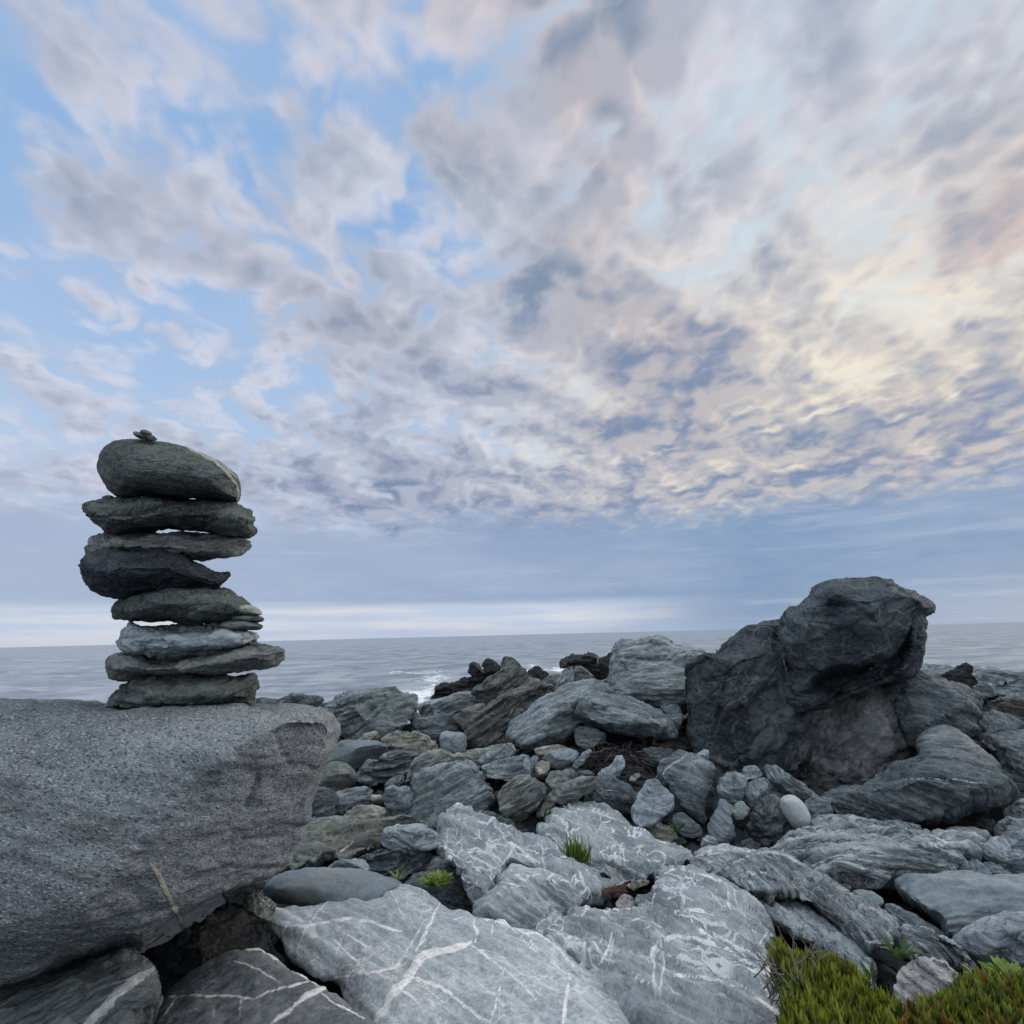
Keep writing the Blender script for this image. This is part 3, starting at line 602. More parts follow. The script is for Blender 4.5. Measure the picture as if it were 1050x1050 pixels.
R('veined_slab', 'pale slab left of the green shrub with swirling white quartz veins', 'rock slab', 'pale', 'N',
  [(60, 570), (120, 500), (180, 478), (280, 430), (400, 425), (470, 425), (560, 440), (600, 415), (660, 400), (680, 320), (690, 245), (780, 200), (880, 205), (1000, 250), 'M', (100, 232), (230, 292), (330, 352), (380, 392), (430, 470), (485, 560), (450, 690), (520, 850), (560, 950), (560, 1060),
   'U', (812, 1090), (800, 1180), (690, 1180), 'N', (600, 1060), (430, 905), (300, 770), (150, 645)],
  (4.05, 2.05), T=.13, back=.6, w=.4, nz=.018, bed=-32, bedamp=.026, bedk=10, ext=0, cuts=(6, .05), crk=.6, pw=1.4, group=GS, vox=2.4,
  veins=[('N', [(545, 505), (600, 480), (700, 465), (785, 468)], 14), ('N', [(780, 470), (880, 468), (960, 500), (1005, 530)], 12), ('N', [(795, 440), (880, 425), (1010, 462)], 20), ('N', [(690, 745), (668, 690), (680, 640), (720, 605), (800, 580), (900, 590), (1050, 635)], 24),
         ('N', [(690, 740), (680, 800), (690, 905)], 20), ('N', [(720, 650), (745, 720), (720, 800), (720, 910)], 12), ('N', [(775, 790), (850, 780), (960, 800), (1060, 815)], 22), ('M', [(210, 830), (330, 850), (400, 905), (450, 945), (555, 1030)], 15),
         ('M', [(0, 585), (130, 600), (260, 660), (340, 730), (400, 790), (450, 870), (480, 945)], 12), ('N', [(258, 700), (290, 650), (318, 600), (312, 750)], 8), ('N', [(375, 745), (420, 680), (440, 640), (462, 550)], 16), ('N', [(300, 690), (350, 640), (400, 605), (440, 540)], 9), ('N', [(438, 720), (460, 660), (470, 600)], 7),
         ('N', [(330, 640), (345, 690), (420, 680)], 7), ('N', [(180, 540), (230, 570), (262, 592)], 8), ('N', [(205, 478), (190, 540), (160, 560)], 6), ('N', [(560, 600), (620, 650), (660, 720)], 8), ('N', [(575, 830), (600, 780), (650, 820), (695, 885)], 8), ('N', [(600, 560), (640, 530), (700, 520), (800, 545), (870, 562)], 7), ('N', [(868, 600), (800, 745)], 6),
         ('N', [(780, 850), (800, 930), (880, 980)], 9), ('N', [(200, 610), (300, 690), (420, 740)], 6), ('N', [(480, 690), (560, 750), (640, 860)], 6), ('M', [(225, 290), (250, 330), (240, 400), (260, 440)], 14), ('M', [(170, 500), (300, 560), (440, 660)], 6), ('M', [(260, 450), (350, 520), (455, 620)], 6),
         ('N', [(700, 260), (800, 215), (900, 235), (1000, 265)], 12), ('M', [(40, 265), (130, 250), (220, 300)], 12)],
  cracks=[('M', [(110, 325), (200, 370), (250, 400), (310, 430), (385, 445)], 2.2, .04), ('M', [(160, 820), (230, 900), (300, 1010)], 2, .02), ('M', [(420, 400), (440, 440), (470, 530)], 2, .02)])
R('veined_slab', 'blocky pale stone with a purplish shaded right face, just above the big front slab', 'rock slab', 'pale', 'O',
  [(465, 465), (495, 405), (580, 318), (585, 250), (650, 200), (760, 225), (900, 280), (1030, 358), (1010, 395), (900, 480), (800, 560), (760, 545), (700, 515), (650, 500), (580, 480)],
  (4.0, 3.55), T=.22, back=.4, w=.5, nz=.02, bed=-20, ext=4, cuts=(7, .07), group=GS, veins=[('O', [(590, 290), (700, 305), (770, 330)], 9), ('O', [(620, 330), (720, 300)], 7), ('O', [(815, 60), (825, 200), (870, 320)], 8)])
R('veined_slab', 'pale slab laced with white veins at the centre, left of the grass tuft', 'rock slab', 'pale', 'U',
  [(449, 856), (463, 838), (471, 830), (487, 837), (506, 848), (522, 850), (545, 857), (565, 867), (583, 884), (600, 896), (628, 908), (622, 917), (600, 919), (560, 906), (524, 888), (511, 912), (493, 925), (480, 910), (463, 889), (452, 869)],
  (4.75, 3.8), T=.14, back=.4, w=.4, nz=.025, bed=-30, bedamp=.025, bedk=8, ext=4, cuts=(6, .05), group=GS,
  veins=[('F', [(740, 735), (800, 745), (840, 790), (900, 830), (960, 880), (1050, 965)], 11), ('F', [(895, 830), (840, 920), (790, 1005)], 12), ('F', [(400, 840), (440, 850), (480, 800), (560, 750)], 9), ('F', [(430, 650), (400, 760), (420, 850)], 7), ('F', [(600, 900), (660, 850), (720, 800), (800, 750)], 9),
         ('F', [(540, 790), (570, 880), (610, 970)], 9), ('F', [(450, 890), (520, 850), (600, 920), (680, 890)], 8), ('F', [(600, 740), (720, 730)], 8), ('O', [(590, 30), (640, 65), (690, 90), (770, 185)], 9), ('O', [(665, 95), (620, 170), (580, 225)], 10), ('O', [(700, 100), (790, 180), (960, 250), (1040, 290)], 9), ('O', [(815, 60), (825, 200), (860, 310)], 8), ('O', [(340, 150), (380, 250), (450, 340)], 8)],
  cracks=[('O', [(640, 190), (760, 205), (880, 265), (1010, 330)], 2.5, .05)])
R('veined_slab', 'pale slab with fine straight layers right of the grass tuft', 'rock slab', 'pale', 'U',
  [(566, 833), (574, 830), (581, 823.5), (600, 825), (619, 829), (634, 838), (649, 849), (661, 853), (684, 865), (711, 877), (700, 881), (685, 887), (673, 897), (647, 906), (629, 904), (622, 895), (598, 887), (585, 880), (568, 868), (558, 855), (560, 845)],
  (5.3, 4.15), T=.14, back=.45, w=.4, nz=.02, bed=-28, bedamp=.028, bedk=9, ext=4, cuts=(5, .05), group=GS,
  veins=[('G', [(570, 900), (640, 880), (700, 870)], 9), ('N', [(410, 80), (430, 45), (500, 30)], 10), ('N', [(435, 90), (500, 160), (470, 250)], 9), ('N', [(350, 160), (420, 110), (540, 90), (700, 150)], 7), ('G', [(300, 620), (480, 640), (640, 700), (800, 780)], 7), ('N', [(480, 170), (640, 172), (760, 170)], 7)])
R('veined_slab', 'low flat topped pale stone behind the swirl veined slab', 'rock slab', 'pale', 'M',
  [(45, 175), (80, 125), (130, 103), (220, 80), (390, 114), (420, 130), (290, 175), (190, 250), (130, 240), (60, 205)], (4.6, 4.1), T=.14, ext=6, bed=-15, group=GS, veins=[('M', [(270, 180), (240, 215), (190, 240)], 16)])
R('bedded_slab', 'long layered grey slab with dark seams running down behind the green shrub, upper plate', 'rock slab', 'strat', 'M',
  [(175, 245), (215, 215), (265, 175), (400, 128), (470, 115), (560, 138), (650, 198), (760, 268), (850, 328), (960, 398), 'L', (180, 388), (280, 430), (385, 495), (378, 568), (350, 602), (280, 628), (195, 628), (110, 585), 'M', (850, 520), (760, 470), (690, 408), (600, 360), (420, 372), (340, 348), (250, 292)],
  (4.45, 3.15), T=.16, back=.4, w=.5, nz=.015, bed=-35, bedamp=.035, bedk=11, ext=2, cuts=(4, .05), group=GS,
  veins=[('M', [(200, 240), (270, 180), (400, 132), (470, 118), (560, 140), (655, 205)], 12), ('M', [(240, 275), (320, 265), (400, 235), (500, 240)], 9), ('M', [(280, 215), (380, 235), (480, 240)], 7), ('M', [(500, 360), (545, 355)], 20), ('L', [(195, 610), (280, 610), (340, 615)], 22)],
  cracks=[('M', [(600, 340), (720, 400), (850, 490), (960, 560)], 3, .05), ('M', [(360, 360), (430, 370), (540, 340)], 2, .03)])
R('bedded_slab', 'thin layered grey plate directly behind the left green shrub, below a longer plate', 'rock slab', 'strat', 'M',
  [(335, 400), (420, 372), (600, 352), (700, 410), (780, 490), (860, 555), (940, 620), (1000, 690), (1030, 760), (1000, 850), (930, 790), (830, 700), (700, 630), (590, 560), (520, 520), (450, 480), (400, 430)],
  (4.0, 2.95), T=.14, back=.35, w=.5, nz=.015, bed=-36, bedamp=.035, bedk=10, ext=2, cuts=(3, .05), group=GS)
R('bedded_slab', 'tail end of the layered slab with a rusty pink tip, above the pinkish rock', 'rock slab', 'strat', 'L',
  [(372, 560), (395, 495), (500, 538), (620, 580), (740, 660), (802, 722), (790, 760), (735, 745), (660, 725), (560, 695), (480, 680), (400, 660), (380, 610)], (3.3, 2.95), T=.14, bed=-30, bedamp=.04, bedk=6, ext=2, group=GS, cracks=[('L', [(600, 610), (690, 640), (760, 700)], 1.5, .02)])
R('rock', 'pinkish grey rounded rock rising out of the green shrubs at the bottom right', 'rock', 'pink', 'L',
  [(345, 880), (370, 790), (400, 740), (440, 705), (485, 684), (560, 698), (640, 740), (700, 790), (760, 850), (805, 890), (780, 960), (650, 1050), (560, 1090), (420, 1090), (365, 970)], 2.8, T=.16, w=.8, ext=8, nz=.03, group=GR)
R('rock', 'small pale rock half hidden by reddish stems at the lower right edge', 'rock', 'cream', 'L',
  [(800, 810), (880, 780), (980, 790), (1010, 850), (960, 910), (860, 900)], 2.95, ext=8, group=GR)
# ------------------------------------------------------------------ rocks to the left of centre, near to far
R('rock', 'smooth oval blue grey stone with an ochre blush, half behind the big front slab', 'rock', 'smooth', 'E',
  [(-12, 770), (0, 740), (80, 680), (200, 648), (400, 628), (600, 634), (760, 650), (900, 690), (965, 712), (1010, 755), (980, 950), (500, 1000), (350, 920), (200, 895), (100, 885), (20, 845)], (3.9, 3.7), T=.3, back=.3, w=1, nz=.012, bedamp=.004, cuts=(2, .03), ext=8, group=GR)
R('rock', 'dark triangular blue rock under the veined slab, behind the yellow green plant', 'rock', 'dark', 'O',
  [(60, 320), (140, 252), (200, 240), (250, 150), (330, 180), (440, 330), (500, 400), (470, 500), (380, 470), (310, 450), (250, 400), (120, 340)], (4.4, 3.9), T=.15, ext=6, group=GR)
R('rock', 'small thin grey stone lying on top of the smooth oval stone', 'rock', 'blue', 'E', [(430, 640), (520, 592), (590, 575), (660, 566), (740, 578), (768, 632), (735, 650), (640, 660), (520, 655)], 4.05, ext=4, group=GR)
R('rock', 'dark striped plate lying under the light flat stone, left of the veined slab', 'rock', 'dark', 'U',
  [(374, 884), (384, 877), (405, 872), (414, 871.5), (443, 874), (447, 877), (440, 884), (428, 891), (418, 897), (400, 899), (390, 895), (378, 892)], 4.2, ext=3, bed=12, bedamp=.04, bedk=8, group=GR)
R('rock', 'thin green grey sliver sticking out left of the dark striped plate', 'rock', 'olive', 'E', [(670, 568), (760, 535), (900, 488), (960, 500), (860, 545), (760, 580), (700, 585)], 4.3, ext=1, bed=20, group=GR)
R('rock', 'light grey flat topped stone resting on the dark striped plate', 'rock', 'blue', 'U',
  [(387, 858), (396, 849), (407, 846.5), (424, 846), (434, 847), (447, 856), (451.5, 863), (449, 868), (434, 871), (414, 872), (400, 870), (391, 867)], 4.35, ext=0, w=.6, bed=-3, bedamp=.025, group=GR, T=.14)
R('rock', 'long stepped slab with a beige streak, running out from under the granite boulder', 'rock', 'olive', 'E',
  [(100, 560), (220, 470), (270, 380), (320, 298), (400, 290), (640, 278), (665, 298), (860, 288), (1050, 262), 'F', (140, 620), (170, 650), 'E', (1060, 370), (900, 400), (850, 420), (830, 470), (760, 512), (620, 562), (530, 570), (450, 548), (380, 595), (220, 650), (90, 640)],
  (5.2, 4.5), T=.24, back=.4, w=.35, nz=.018, bed=9, bedamp=.05, bedk=7, ext=2, cuts=(4, .05), group=GR, seed=31,
  veins=[('E', [(655, 425), (620, 460), (590, 490), (550, 520), (512, 555)], 14), ('E', [(655, 290), (620, 350), (580, 400)], 7)], cracks=[('E', [(260, 395), (400, 410), (560, 400)], 2, .06), ('E', [(620, 350), (780, 350), (880, 330)], 2, .03)])
R('rock', 'cream stone with an orange rust stain, on the stepped slab beside the light blue stone', 'rock', 'cream', 'E',
  [(540, 268), (600, 220), (680, 185), (780, 184), (870, 190), (890, 220), (850, 265), (760, 302), (680, 298), (600, 282)], 5.1, ext=2, group=GR)
R('rock', 'light blue grey rounded stone left of the big dark block', 'rock', 'blue', 'U',
  [(391, 818), (396, 810), (407, 806), (415, 806), (423, 812), (421, 830), (414, 838), (406, 838), (400, 832), (395, 825)], 5.25, ext=3, nz=.025, group=GR)
R('rock', 'small pink grey stone wedged above the rust stained cream stone', 'rock', 'pink', 'E', [(768, 102), (850, 103), (856, 135), (830, 150), (785, 150)], 5.35, ext=1, group=GP)
R('rock', 'dark grey stone with a white quartz stripe, behind the rust stained cream stone', 'rock', 'dark', 'E',
  [(525, 190), (560, 130), (640, 118), (770, 108), (835, 150), (860, 190), (720, 200), (650, 215), (590, 230), (540, 270)], 5.4, ext=4, group=GR, veins=[('E', [(580, 128), (578, 170), (592, 222)], 14)])
R('rock', 'dark broad stone in the shade against the right side of the granite boulder', 'rock', 'dark', 'E',
  [(290, 150), (340, 90), (385, 48), (440, 58), (520, 88), (540, 130), (505, 190), (498, 285), (330, 300), (290, 260)], 5.2, ext=4, group=GR, bedamp=.03)
R('rock', 'low long grey stone between the olive dome and the white striped stone', 'rock', 'mid', 'E',
  [(510, 95), (600, 58), (760, 43), (805, 60), (795, 100), (700, 125), (560, 140)], 5.7, ext=3, group=GR)
R('rock', 'dome shaped olive grey boulder half hidden by the granite boulder', 'rock', 'olive', 'B',
  [(330, 800), (400, 710), (460, 650), (520, 634), (590, 644), (652, 690), (685, 750), (640, 820), (540, 860), (420, 850)], 6.6, w=1, ext=5, cuts=(4, .05), nz=.02, group=GR)
R('rock', 'smooth long dark grey stone like a loaf, right of the granite boulder', 'rock', 'smooth', 'B',
  [(450, 600), (480, 550), (520, 500), (560, 474), (660, 473), (770, 478), (880, 500), (913, 540), (890, 582), (800, 632), (690, 668), (640, 668), (560, 645), (480, 640)], 7.2, w=1, ext=4, nz=.015, bedamp=.006, group=GR)
R('rock', 'beige angular stone just below the layered ledge by the water', 'rock', 'cream', 'B', [(655, 475), (720, 440), (790, 414), (836, 420), (842, 465), (830, 490), (740, 490)], 7.8, ext=2, group=GR)
R('rock', 'small round dark stone at the right foot of the layered ledge', 'rock', 'dark', 'B', [(828, 410), (870, 373), (910, 368), (958, 400), (952, 432), (920, 455), (850, 465)], 7.9, w=1, ext=2, nz=.015, group=GR)
R('rock', 'tiny pale pebble below the small round dark stone', 'pebble', 'pink', 'B', [(832, 472), (880, 455), (912, 462), (908, 500), (860, 495)], 7.6, ext=1, group=GP)
R('rock', 'pale greenish stone with a flat top, left of the grey cube stone', 'rock', 'cream', 'C',
  [(-40, 760), (-10, 720), (60, 698), (200, 703), (280, 720), (340, 760), (358, 800), (330, 835), (270, 835), (180, 815), (40, 805), (-30, 800)], 7.5, ext=3, w=.7, group=GR)
R('rock', 'wide striped schist slab with wavy layers, in front of the pale greenish stone', 'rock', 'mid', 'U',
  [(364, 800), (369, 790), (376, 783), (391, 778), (399, 773), (409, 771), (420, 770), (438, 771), (438, 778), (426, 784), (420, 792), (407, 796), (400, 798), (385, 802), (372, 806)], 6.7, bed=12, bedamp=.05, bedk=7, ext=4, group=GR)
R('rock', 'small pink brown stone peeking out below the pale greenish stone', 'rock', 'rust', 'C', [(50, 850), (90, 820), (160, 812), (240, 825), (260, 850), (160, 860)], 7.0, ext=3, group=GP)
R('rock', 'small striped stone at the left foot of the big dark block', 'rock', 'dark', 'F', [(-40, 390), (0, 345), (60, 313), (112, 315), (90, 370), (40, 400), (-10, 420)], 6.0, ext=3, bed=20, group=GR)
R('rock', 'brown topped slab lying behind the big dark block', 'rock', 'olive', 'F',
  [(60, 385), (150, 290), (165, 230), (270, 160), (380, 133), (450, 163), (560, 173), (650, 212), (640, 260), (470, 300), (330, 340), (240, 360), (150, 395)], (6.4, 5.9), T=.3, bed=12, ext=0, w=.6, group=GR, bedamp=.03)
R('rock', 'big dark slaty block in the middle with slanting streaks and a straight right edge', 'rock', 'mid', 'F',
  [(150, 395), (175, 330), (250, 290), (340, 258), (480, 228), (580, 233), (642, 258), (662, 330), (692, 400), (712, 510), (692, 550), (620, 590), (520, 585), (470, 575), (400, 570), (320, 590), (220, 650), (185, 655), (148, 600), (148, 500), (165, 430)],
  (5.75, 5.3), T=.42, back=.5, w=.55, bed=24, bedamp=.035, bedk=8, nz=.02, ext=3, cuts=(6, .09), group=GR, seed=42)
R('rock', 'thin brown grey stone behind the light flat topped stone', 'rock', 'olive', 'F', [(-60, 660), (0, 638), (110, 613), (172, 618), (182, 655), (100, 690), (0, 695)], 4.7, ext=3, group=GR)
R('rock', 'dark slate wedge with one white line, tip under the big dark block', 'rock', 'dark', 'F', [(213, 655), (290, 610), (400, 543), (475, 573), (450, 625), (390, 690), (345, 745), (260, 700)], 4.8, T=.14, ext=3, bed=-30, group=GR, veins=[('F', [(270, 615), (320, 670), (360, 720)], 10), ('F', [(410, 550), (460, 580)], 8)])
R('rock', 'green grey smooth plate between the veined slab and the round brown streaked boulder', 'rock', 'mid', 'F', [(600, 600), (690, 570), (800, 600), (900, 650), (900, 700), (740, 720), (660, 650)], 5.0, ext=3, T=.1, group=GR)
# far rocks towards the water
R('ledge', 'low dark ledge at the water line behind the granite boulder', 'ledge', 'dark', 'B', [(-160, 190), (0, 178), (100, 180), (200, 165), (330, 153), (440, 148), (570, 155), (480, 185), (400, 230), (200, 280), (0, 280), (-160, 270)], 12, T=.4, bed=2, bedk=9, bedamp=.02, ext=6, group=GR)
R('ledge', 'broad layered ledge with a long crack, right of the granite boulder against the sea', 'ledge', 'mid', 'B',
  [(400, 235), (470, 200), (560, 155), (640, 145), (740, 150), (800, 130), (900, 115), (1000, 108), 'C', (0, 392), (130, 396), (190, 420), (212, 470), (198, 522), (162, 545), (152, 592), (100, 635), (20, 660), 'B', (980, 360), (900, 375), (830, 400), (720, 435), (640, 475), (545, 470), (540, 380), (470, 300)],
  (9.4, 8.9), T=.55, back=.8, w=.6, bed=16, bedamp=.03, bedk=6, nz=.025, ext=3, group=GB, veins=[('B', [(720, 140), (745, 155), (765, 170)], 8), ('C', [(150, 510), (160, 545), (130, 600)], 8)],
  cracks=[('B', [(470, 262), (560, 245), (650, 215), (760, 192), (900, 165)], 1.8, .16), ('B', [(640, 460), (700, 400), (800, 330), (860, 250), (930, 205), (1040, 195)], 1.8, .12), ('C', [(0, 480), (100, 470), (150, 500)], 1.6, .08)])
R('rock', 'low flat slab sloping to the sea beside the white surf', 'rock', 'mid', 'C', [(195, 545), (260, 500), (400, 460), (560, 425), (625, 438), (662, 488), (675, 510), (560, 545), (480, 560), (390, 590), (300, 620), (230, 610)], (11.3, 10.6), T=.4, bed=12, bedk=8, bedamp=.03, ext=2, group=GR)
R('rock', 'brown grey lump below the sloping slab, left of the leaning slab', 'rock', 'brown', 'C', [(445, 605), (560, 528), (660, 503), (690, 520), (650, 580), (570, 640), (560, 700), (515, 700), (480, 645)], 9.8, ext=4, group=GR)
R('rock', 'dark humped rock below the surf side slab, with a lit left shoulder', 'rock', 'dark', 'C', [(40, 695), (100, 640), (180, 618), (280, 588), (390, 573), (465, 610), (512, 690), (540, 720), (440, 760), (280, 750), (180, 725)], 9.4, ext=3, group=GR)
R('rock', 'light grey brown stone between the layered ledge and the dark humped rock', 'rock', 'olive', 'C', [(130, 610), (160, 550), (230, 580), (240, 625), (190, 650)], 9.8, ext=4, group=GP)
R('rock', 'grey cube shaped stone standing left of the leaning slab', 'rock', 'blue', 'C', [(353, 790), (356, 720), (382, 700), (450, 704), (548, 704), (550, 830), (520, 858), (440, 868), (368, 840)], 7.6, w=.5, ext=2, cuts=(4, .06), group=GR)
R('boulder', 'long slab leaning diagonally up to the right with pale scratches near its top', 'boulder', 'brown', 'U',
  [(477, 769), (477, 750), (482, 737), (496, 726), (514, 713), (536, 703), (550, 696), (561, 702), (568, 704), (570, 711), (554, 722), (540, 732), (529, 742), (517, 750), (507, 761), (497, 768), (486, 770)],
  (8.9, 8.1), T=.45, back=.6, w=.45, bed=33, bedamp=.03, bedk=7, nz=.02, ext=0, group=GB, veins=[('C', [(860, 575), (880, 530), (930, 500)], 9), ('C', [(810, 530), (820, 480), (840, 460)], 5)])
R('boulder', 'tapering grey rock pointing up to the right, behind the leaning slab', 'boulder', 'brown', 'C', [(590, 412), (700, 328), (750, 288), (830, 228), (900, 228), (960, 258), (1040, 300), (1060, 335), (950, 380), (850, 440), (700, 520), (650, 500)], 10.6, T=.5, bed=30, bedamp=.03, ext=2, group=GB)
R('rock', 'rounded brown cap of rock on the skyline above the tapering grey rock', 'rock', 'brown', 'C', [(795, 225), (808, 170), (840, 153), (890, 168), (932, 210), (970, 268), (920, 300), (850, 270)], 12, ext=2, group=GR)
R('rock', 'jagged black lump of wet rock farthest left, beside the surf', 'rock', 'black', 'C', [(295, 485), (320, 418), (340, 370), (365, 352), (400, 333), (455, 345), (480, 370), (505, 395), (500, 450), (440, 480), (340, 500)], 14.2, nz=.08, bedamp=.05, soft=0, ext=6, group=GR)
R('rock', 'ragged black rock with spiky top behind the tapering grey rock', 'rock', 'black', 'C', [(470, 440), (478, 350), (510, 345), (522, 318), (580, 302), (558, 262), (600, 213), (648, 230), (692, 270), (742, 288), (740, 360), (640, 420), (560, 460)], 13.6, nz=.08, bedamp=.05, soft=0, ext=6, group=GR)
R('rock', 'small black rock split by a notch, on the skyline left of the brown cap', 'rock', 'black', 'C', [(660, 240), (652, 208), (672, 205), (678, 178), (700, 172), (745, 185), (802, 222), (790, 270), (730, 300), (690, 290)], 13.4, nz=.05, ext=4, group=GR)
R('rock', 'dark brown notched rock on the skyline above the leaning slab', 'rock', 'black', 'D', [(-10, 350), (0, 325), (40, 310), (72, 288), (112, 328), (162, 352), (150, 400), (60, 420), (0, 400)], 13, nz=.06, ext=5, group=GR)
R('rock', 'brown low rock between the leaning slab and the upright blue slab', 'rock', 'brown', 'D', [(100, 430), (130, 385), (165, 365), (230, 343), (262, 365), (230, 430), (190, 470), (120, 460)], 10.4, ext=4, group=GR)
R('rock', 'upright thin blue grey slab with bright edge at the centre of the skyline rocks', 'rock', 'blue', 'D', [(180, 505), (205, 430), (265, 340), (332, 278), (345, 300), (338, 410), (300, 460), (235, 505)], 9.6, T=.2, bed=55, bedamp=.03, ext=3, group=GR, veins=[('D', [(235, 490), (260, 430), (290, 380)], 7)])
R('rock', 'grey brown block right of the upright blue slab', 'rock', 'brown', 'D', [(335, 440), (335, 290), (420, 308), (495, 380), (490, 420), (470, 450), (400, 455)], 9.9, ext=4, group=GR)
R('rock', 'wide black jagged rock on the skyline left of the big square block', 'rock', 'black', 'D', [(228, 295), (245, 285), (238, 250), (300, 235), (335, 224), (425, 228), (440, 217), (500, 240), (520, 300), (590, 330), (580, 410), (480, 420), (400, 380), (300, 330)], 12, nz=.06, bedamp=.05, soft=0, ext=6, group=GR)
R('rock', 'black spiky rock with a tiny forked tip, touching the big square block', 'rock', 'black', 'D', [(508, 260), (512, 232), (545, 235), (575, 212), (590, 205), (578, 188), (605, 190), (622, 180), (632, 200), (632, 330), (600, 400), (540, 390)], 11.4, nz=.04, soft=0, ext=6, group=GR)
R('boulder', 'big square grey block with a level crack, standing left of the tallest boulder', 'boulder', 'mid', 'U',
  [(622, 708), (624, 690), (628, 677), (630, 665), (639, 658), (654, 656), (667, 656), (674, 654), (683, 656), (690, 661), (700, 662), (718, 665), (726, 672), (726, 700), (720, 718), (700, 726), (680, 726), (655, 719), (634, 715)],
  (8.2, 7.9), T=.65, back=.9, w=.5, nz=.018, bed=-2, bedamp=.018, bedk=5, ext=2, cuts=(5, .07), group=GB, veins=[('D', [(630, 240), (690, 185), (770, 160), (860, 165)], 7), ('D', [(680, 420), (760, 370), (860, 335), (1040, 330)], 7), ('D', [(610, 395), (650, 395), (680, 420)], 5)],
  cracks=[('D', [(640, 245), (760, 245), (900, 265), (1040, 265)], 1.5, .13), ('D', [(690, 185), (760, 155), (880, 140), (1030, 155)], 1.3, .08)])
R('rock', 'small wedge stone tucked left under the big square block', 'rock', 'mid', 'D', [(465, 440), (510, 400), (592, 393), (592, 480), (490, 480)], 8.2, ext=2, group=GR)
R('boulder', 'long smooth grey boulder sloping down to the left, centre of the rocks', 'boulder', 'mid', 'U',
  [(523, 754), (527, 744), (537, 736), (550, 724), (565, 713), (580, 705), (600, 701), (612, 702), (624, 706), (630, 714), (622, 730), (600, 742), (590, 747), (585, 750), (565, 758), (548, 765), (538, 767), (530, 763)],
  (7.9, 7.3), T=.5, back=.6, w=.7, nz=.018, bed=22, bedamp=.022, bedk=5, ext=0, cuts=(5, .06), group=GB, cracks=[('D', [(80, 600), (170, 600), (280, 580)], 1.4, .04)])
R('boulder', 'long cracked boulder lying across the centre, overhanging a dark gap', 'boulder', 'mid', 'D',
  [(362, 605), (370, 540), (400, 520), (500, 510), (650, 523), (760, 543), (870, 590), (960, 640), (995, 680), (1030, 710), (1055, 755), (1045, 805), (900, 800), (760, 785), (600, 760), (480, 730), (400, 695), (368, 660)],
  (7.4, 7.0), T=.5, back=.5, w=.8, nz=.02, bed=-14, bedamp=.025, bedk=5, ext=0, cuts=(6, .06), group=GB, cracks=[('D', [(480, 580), (570, 600), (660, 600), (760, 640), (860, 680), (970, 680)], 1.8, .14)])
R('rock', 'dark blunt stone propping up the long cracked boulder', 'rock', 'dark', 'D', [(326, 795), (345, 740), (365, 722), (450, 740), (570, 780), (560, 850), (430, 885), (345, 850)], 6.9, ext=3, group=GR)
R('rock', 'small dark upright stone between the square block and the tallest boulder', 'rock', 'dark', 'D', [(955, 600), (1000, 550), (1070, 540), (1110, 600), (1100, 780), (1040, 760), (985, 680)], 7.1, ext=6, group=GR)
# ------------------------------------------------------------------ the tallest boulders on the right
R('boulder', 'tallest dark boulder, its rounded overhanging head standing against the sea', 'boulder', 'turtle', 'I',
  [(620, 310), (630, 285), (700, 208), (800, 128), (900, 88), (1000, 70), 'J', (100, 75), (180, 68), (250, 65), (320, 76), (345, 82), (370, 115), (450, 130), (510, 170), (540, 205), (554, 238), (530, 262), (490, 280), (485, 370), (475, 450), (455, 530), (425, 575), (330, 600), (200, 640), (100, 660), (20, 720), 'I', (850, 730), (740, 760), (700, 720), (660, 640), (630, 500), (614, 420)],
  (6.5, 6.5), T=.75, back=1.3, w=.68, nz=.012, bed=20, bedamp=.014, bedk=4, ext=0, cuts=(13, .09), crk=.8, grow=.02, group=GB, vox=1.8, seed=77,
  veins=[('J', [(300, 255), (360, 240), (410, 265), (445, 290)], 6), ('J', [(400, 330), (375, 375)], 8)],
  cracks=[('I', [(628, 292), (612, 340), (608, 420), (622, 500), (650, 580)], 2.5, .12), ('I', [(780, 240), (860, 215), (940, 215), (1040, 225)], 1.6, .05), ('J', [(0, 215), (100, 215), (190, 250), (230, 275)], 1.5, .05), ('J', [(230, 275), (160, 300), (150, 330)], 1.3, .04), ('J', [(370, 118), (440, 170), (480, 235), (540, 240)], 1.6, .06), ('J', [(200, 110), (290, 100), (360, 118)], 1.5, .04)],
  dents=[('I', [(755, 700), (782, 610), (850, 560), (920, 530), (1040, 520), 'J', (100, 518), (190, 500), (300, 455), (380, 385), (430, 310), (462, 330), (455, 450), (430, 540), (390, 575), (280, 640), (100, 700), (0, 740), 'I', (850, 720)], 15, .42)])
